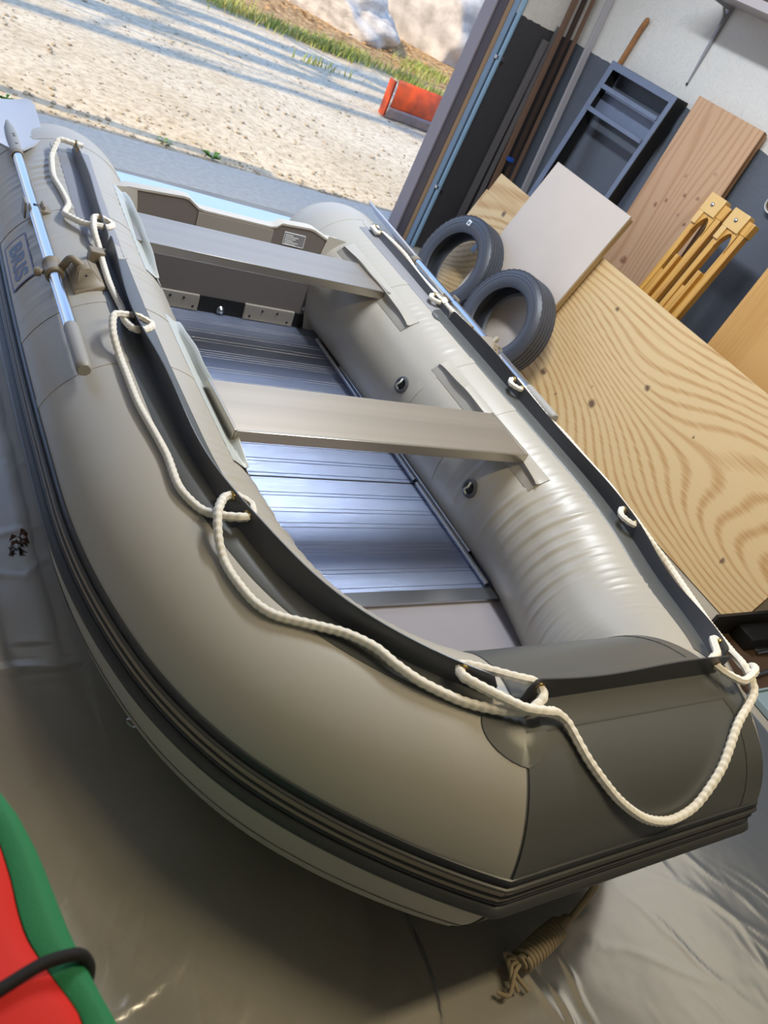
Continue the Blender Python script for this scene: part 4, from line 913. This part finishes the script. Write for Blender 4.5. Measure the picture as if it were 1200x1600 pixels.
stick((2.075, 1.56, .003), (2.060, 1.670, 1.95), .012, .022, W2, 'thin tall brown strip between dark lumber and white trim')
stick((2.095, 1.46, .003), (2.095, 1.625, 2.0), .040, .014, W3, 'tall pale painted trim board leaning by the right wall', 'trim board', 'trim_board')
bt = tag(slab('blue_tape', (2.0, 1.60, .63), (.03, 0, 0), (0, .03, .0), (0, .0, .02), mat('blue_tape', '#1f4fa8', .6), None, .001), 'bit of blue tape around the brown lumber', 'tape')
# wall shelf and bracket top right
sh = box('wall_shelf', 1.86, XW-.001, -.6, .875, 1.69, 1.725, mat('shelf_paint', '#b3abaf', .5), bev=.002); tag(sh, 'painted wall shelf at the top right corner', 'shelf')
br = thing('shelf_bracket', 'grey metal shelf bracket on the white wall below the shelf', 'bracket', (2.14, .885, 1.35)); BRM = mat('bracket_metal', '#97979c', .4, .3)
V = []
for i in range(15):
    t = i/14; zz = 1.345+.345*t; wv = .004+.012*t; V += [(2.1495, .880-wv, zz), (2.1495, .880+wv, zz), (2.1495-.006-.012*t, .880+wv*.6, zz), (2.1495-.006-.012*t, .880-wv*.6, zz)]
mesh_obj('upright_leg', V, grid_faces(15, 4, True)+[(0, 1, 2, 3), (59, 58, 57, 56)], BRM, br, True, 30)
V = []
for i in range(15):
    t = i/14; xx = 2.148-.26*t; wv = .016-.010*t; V += [(xx, .880-wv, 1.689), (xx, .880+wv, 1.689), (xx, .880+wv*.6, 1.683-.012*(1-t)), (xx, .880-wv*.6, 1.683-.012*(1-t))]
mesh_obj('shelf_leg', V, grid_faces(15, 4, True)+[(3, 2, 1, 0), (56, 57, 58, 59)], BRM, br, True, 30)
rod('brace', catmull([(2.14, .880, 1.60), (2.128, .88, 1.645), (2.10, .88, 1.676)], .006), .006, BRM, br, n=8)
v, f = lathe([(0, .004), (.005, .003), (.006, 0)], 12); mesh_obj('screw', place(v, (2.1445, .88, 1.352), (-1, 0, 0)), f, BLACK, br)
bxd = tag(box('shelf_box', 1.90, 2.12, .15, .62, 1.7255, 1.86, mat('dark_box', '#4b3f38', .6), bev=.004), 'dark box standing on the wall shelf', 'box')
# tape ring hanging on trestle
ring = thing('tape_roll', 'pale ring shaped roll hanging on the wall above the trestles', 'tape', (2.1, .06, 1.12))
v, f = lathe([(.032, -.012), (.036, -.013), (.037, .013), (.033, .012)], 30, True); mesh_obj('ring', place(v, (2.136, .092, 1.125), (-1, -.3, .1)), f, mat('pale_ring', '#c9ccd0', .4), ring, True, 40)
v, f = lathe([(.029, -.012), (.0318, -.012), (.0318, .012), (.029, .012)], 30, True); mesh_obj('core', place(v, (2.136, .092, 1.125), (-1, -.3, .1)), f, mat('ring_core', '#9a8d7c', .6), ring, True, 40)
# crate and blue lid at lower right
WOODD = mat('dark_crate_wood', '#4a3524', .7, var=.25, vscale=10, stretch=(.2, 1, 1))
ct = thing('open_crate', 'dark open wooden crate with hardware beyond the plywood end', 'crate', (1.6, -1.36, 0))
box('crate_base', 1.27, 2.10, -1.475, -1.245, .002, .016, WOODD, ct, bev=.001)
box('crate_side', 1.27, 2.10, -1.245, -1.233, .002, .11, mat('crate_black', '#17130f', .6), ct, bev=.001); box('crate_side', 2.085, 2.10, -1.475, -1.246, .016, .11, WOODD, ct, bev=.001)
hw = thing('metal_latch', 'small steel latch lying in the dark crate', 'latch', (1.52, -1.33, .016))
box('plate', 1.48, 1.55, -1.335, -1.315, .0165, .024, STEEL, hw, bev=.002); rod('rod', [(1.47, -1.345, .024), (1.52, -1.347, .03), (1.57, -1.35, .024)], .005, STEEL, hw, n=8)
hw2 = thing('steel_bolt', 'long steel bolt standing at the crate edge near the rope', 'bolt', (1.36, -1.43, .016))
rod('shank', [(1.34, -1.43, .023), (1.38, -1.425, .024), (1.44, -1.42, .023)], .007, STEEL, hw2, n=10); v, f = lathe([(0, .012), (.012, .012), (.0122, 0), (0, 0)], 6); mesh_obj('head', place(v, (1.335, -1.4306, .023), (-1, 0, 0)), f, STEEL, hw2, False)
bb = tag(box('black_block', 1.42, 1.60, -1.325, -1.25, .0165, .07, BLACK, bev=.004), 'black plastic block lying in the dark crate', 'block')
LID = mat('pale_blue_plastic', '#8fa3ad', .4)
ld = thing('storage_tray', 'pale blue flat plastic tray on the floor right of the bow', 'tray', (1.55, -1.75, 0))
box('panel', 1.27, 2.05, -2.05, -1.485, .003, .020, LID, ld, bev=.006); box('rim', 1.262, 1.272, -2.058, -1.478, .003, .027, LID, ld, bev=.003); box('rim', 1.272, 2.05, -1.486, -1.478, .003, .027, LID, ld, bev=.003)

# ------------------------------------------------------------------ tyres
def tyre_profile(R0, R1, w_):
    p = []
    p += [(R1+.004, -w_*.36), (R1, -w_*.40), (R1+.006, -w_*.45), (R1+.020, -w_*.50), (R1+.040, -w_*.535), (R1+.044, -w_*.525), (R1+.047, -w_*.54), (R0-.030, -w_*.53), (R0-.027, -w_*.515), (R0-.024, -w_*.525), (R0-.010, -w_*.47), (R0-.004, -w_*.42)]
    xs2 = np.linspace(-w_*.40, w_*.40, 6)
    for i, x in enumerate(xs2):
        p.append((R0, x-.006 if i else x))
        if 0 < i < 5: pass
        p += [(R0+.001, x+.004)]
        if i < 5: p += [(R0-.007, x+.006), (R0-.007, x+.009), (R0+.001, x+.0105)]
    q_ = [(r_, -z) for r_, z in p[:12][::-1]]
    p += q_
    p += [(R1+.012, w_*.33), (R1+.045, w_*.38), (R0-.022, w_*.36), (R0-.016, 0), (R0-.022, -w_*.36), (R1+.045, -w_*.38), (R1+.012, -w_*.33)]
    return p
def tyre(c, normal, R0, R1, w_, label, sticker):
    e = thing('tyre', label, 'tyre', c, 'tyres leaning behind the boat')
    v, f = lathe(tyre_profile(R0, R1, w_), 96, True); z = Vector(normal).normalized()
    # shoulder lugs: nudge every other segment at the tread edge
    k = len(f)//96; vv = []
    for i in range(96):
        for j in range(k):
            x, y, zz = v[i*k+j]; r_ = math.hypot(x, y)
            if r_ > R0-.012 and abs(zz) > w_*.38 and i % 2: x, y = x*(1-.004/r_), y*(1-.004/r_)
            vv.append((x, y, zz))
    o = mesh_obj('casing', place(vv, c, z), f, TYRE, e, True, 35)
    if sticker:
        x = Vector((0, 0, 1)); x = (x-z*x.dot(z)).normalized(); y = z.cross(x); rm = R1+.045
        a = math.radians(16); p = Vector(c)+(x*math.cos(a)+y*math.sin(a))*rm+z*(w_*.545+.0005)
        s = slab('sticker', p-y*.013-x*.013, y*.026, x*.026, z*.0008, WHITEP, e); slab('sticker_print', p-y*.006-x*.009+z*.0009, y*.014, x*.014, z*.0003, mat('print_grey', '#6f7a86', .6), s)
nt_ = Vector((-3.5, 0, 1)).normalized()
def tyre_c(x0, y, R0, w_):
    # front face plane foot x0; rests on the floor
    s = Vector((1/3.5, 0, 1)).normalized(); return Vector((x0, y, 0))+s*(R0+.0)-nt_*w_*.5+Vector((0, 0, .012))
tyre(tyre_c(1.315, .93, .245, .115), nt_, .245, .158, .115, 'black tyre with a white sticker, nearer the garage door', True)
tyre(tyre_c(1.285, .425, .235, .125), nt_, .235, .150, .125, 'black tyre without sticker, nearer the long plywood', False)

# ------------------------------------------------------------------ bag in the near corner
RED = mat('red_fabric', '#d81f14', .75, bump=.1, bscale=400); GREEN = mat('green_fabric', '#1d7a4c', .75, bump=.1, bscale=400); CORD = mat('black_cord', '#0d0d10', .8)
bag = thing('fabric_bag', 'red and green fabric bag with black cord at the lower left corner', 'bag', (-1.30, -2.02, 0))
def bag_ring(z, inset):
    pts = [(-1.20, -1.70), (-1.12, -1.715), (-1.078, -1.755), (-1.058, -1.80), (-1.046, -1.846), (-1.034, -1.923), (-1.022, -1.972), (-1.008, -2.02), (-1.02, -2.10), (-1.10, -2.16), (-1.22, -2.18), (-1.34, -2.14), (-1.40, -2.02), (-1.38, -1.86), (-1.31, -1.74)]
    P = np.array(pts); c = P.mean(0); t = np.linspace(0, 1, len(P)+1); P2 = np.vstack([P, P[:1]]); tt = np.linspace(0, 1, 73)[:-1]
    Q = np.stack([np.interp(tt, t, P2[:, k]) for k in (0, 1)], 1)
    Q = (np.roll(Q, 1, 0)+2*Q+np.roll(Q, -1, 0))/4
    d = Q-c; l = np.linalg.norm(d, axis=1)[:, None]; Q = c+d*(1-inset/l); return [(x, y, z) for x, y in Q]
rs = [bag_ring(.003, .05), bag_ring(.02, .025), bag_ring(.2, .012), bag_ring(.45, .010), bag_ring(.58, .004), bag_ring(.612, .0), bag_ring(.622, .006), bag_ring(.626, .020), bag_ring(.622, .036)]
V = [p for r_ in rs for p in r_]; mesh_obj('green_body', V, grid_faces(len(rs), 72, True)+[tuple(range(71, -1, -1))], GREEN, bag)
rs = [bag_ring(.612, .034), bag_ring(.623, .038), bag_ring(.628, .06), bag_ring(.632, .10), bag_ring(.634, .14)]; V = [p for r_ in rs for p in r_]
mesh_obj('red_panel', V, grid_faces(5, 72, True)+[tuple(4*72+i for i in range(72))], RED, bag)
rod('cord', catmull([(-1.016, -1.958, .56), (-1.022, -1.956, .608), (-1.036, -1.953, .634), (-1.066, -1.955, .640), (-1.10, -1.966, .642), (-1.16, -1.985, .644), (-1.22, -1.99, .642)], .006), .0055, CORD, bag, n=12)
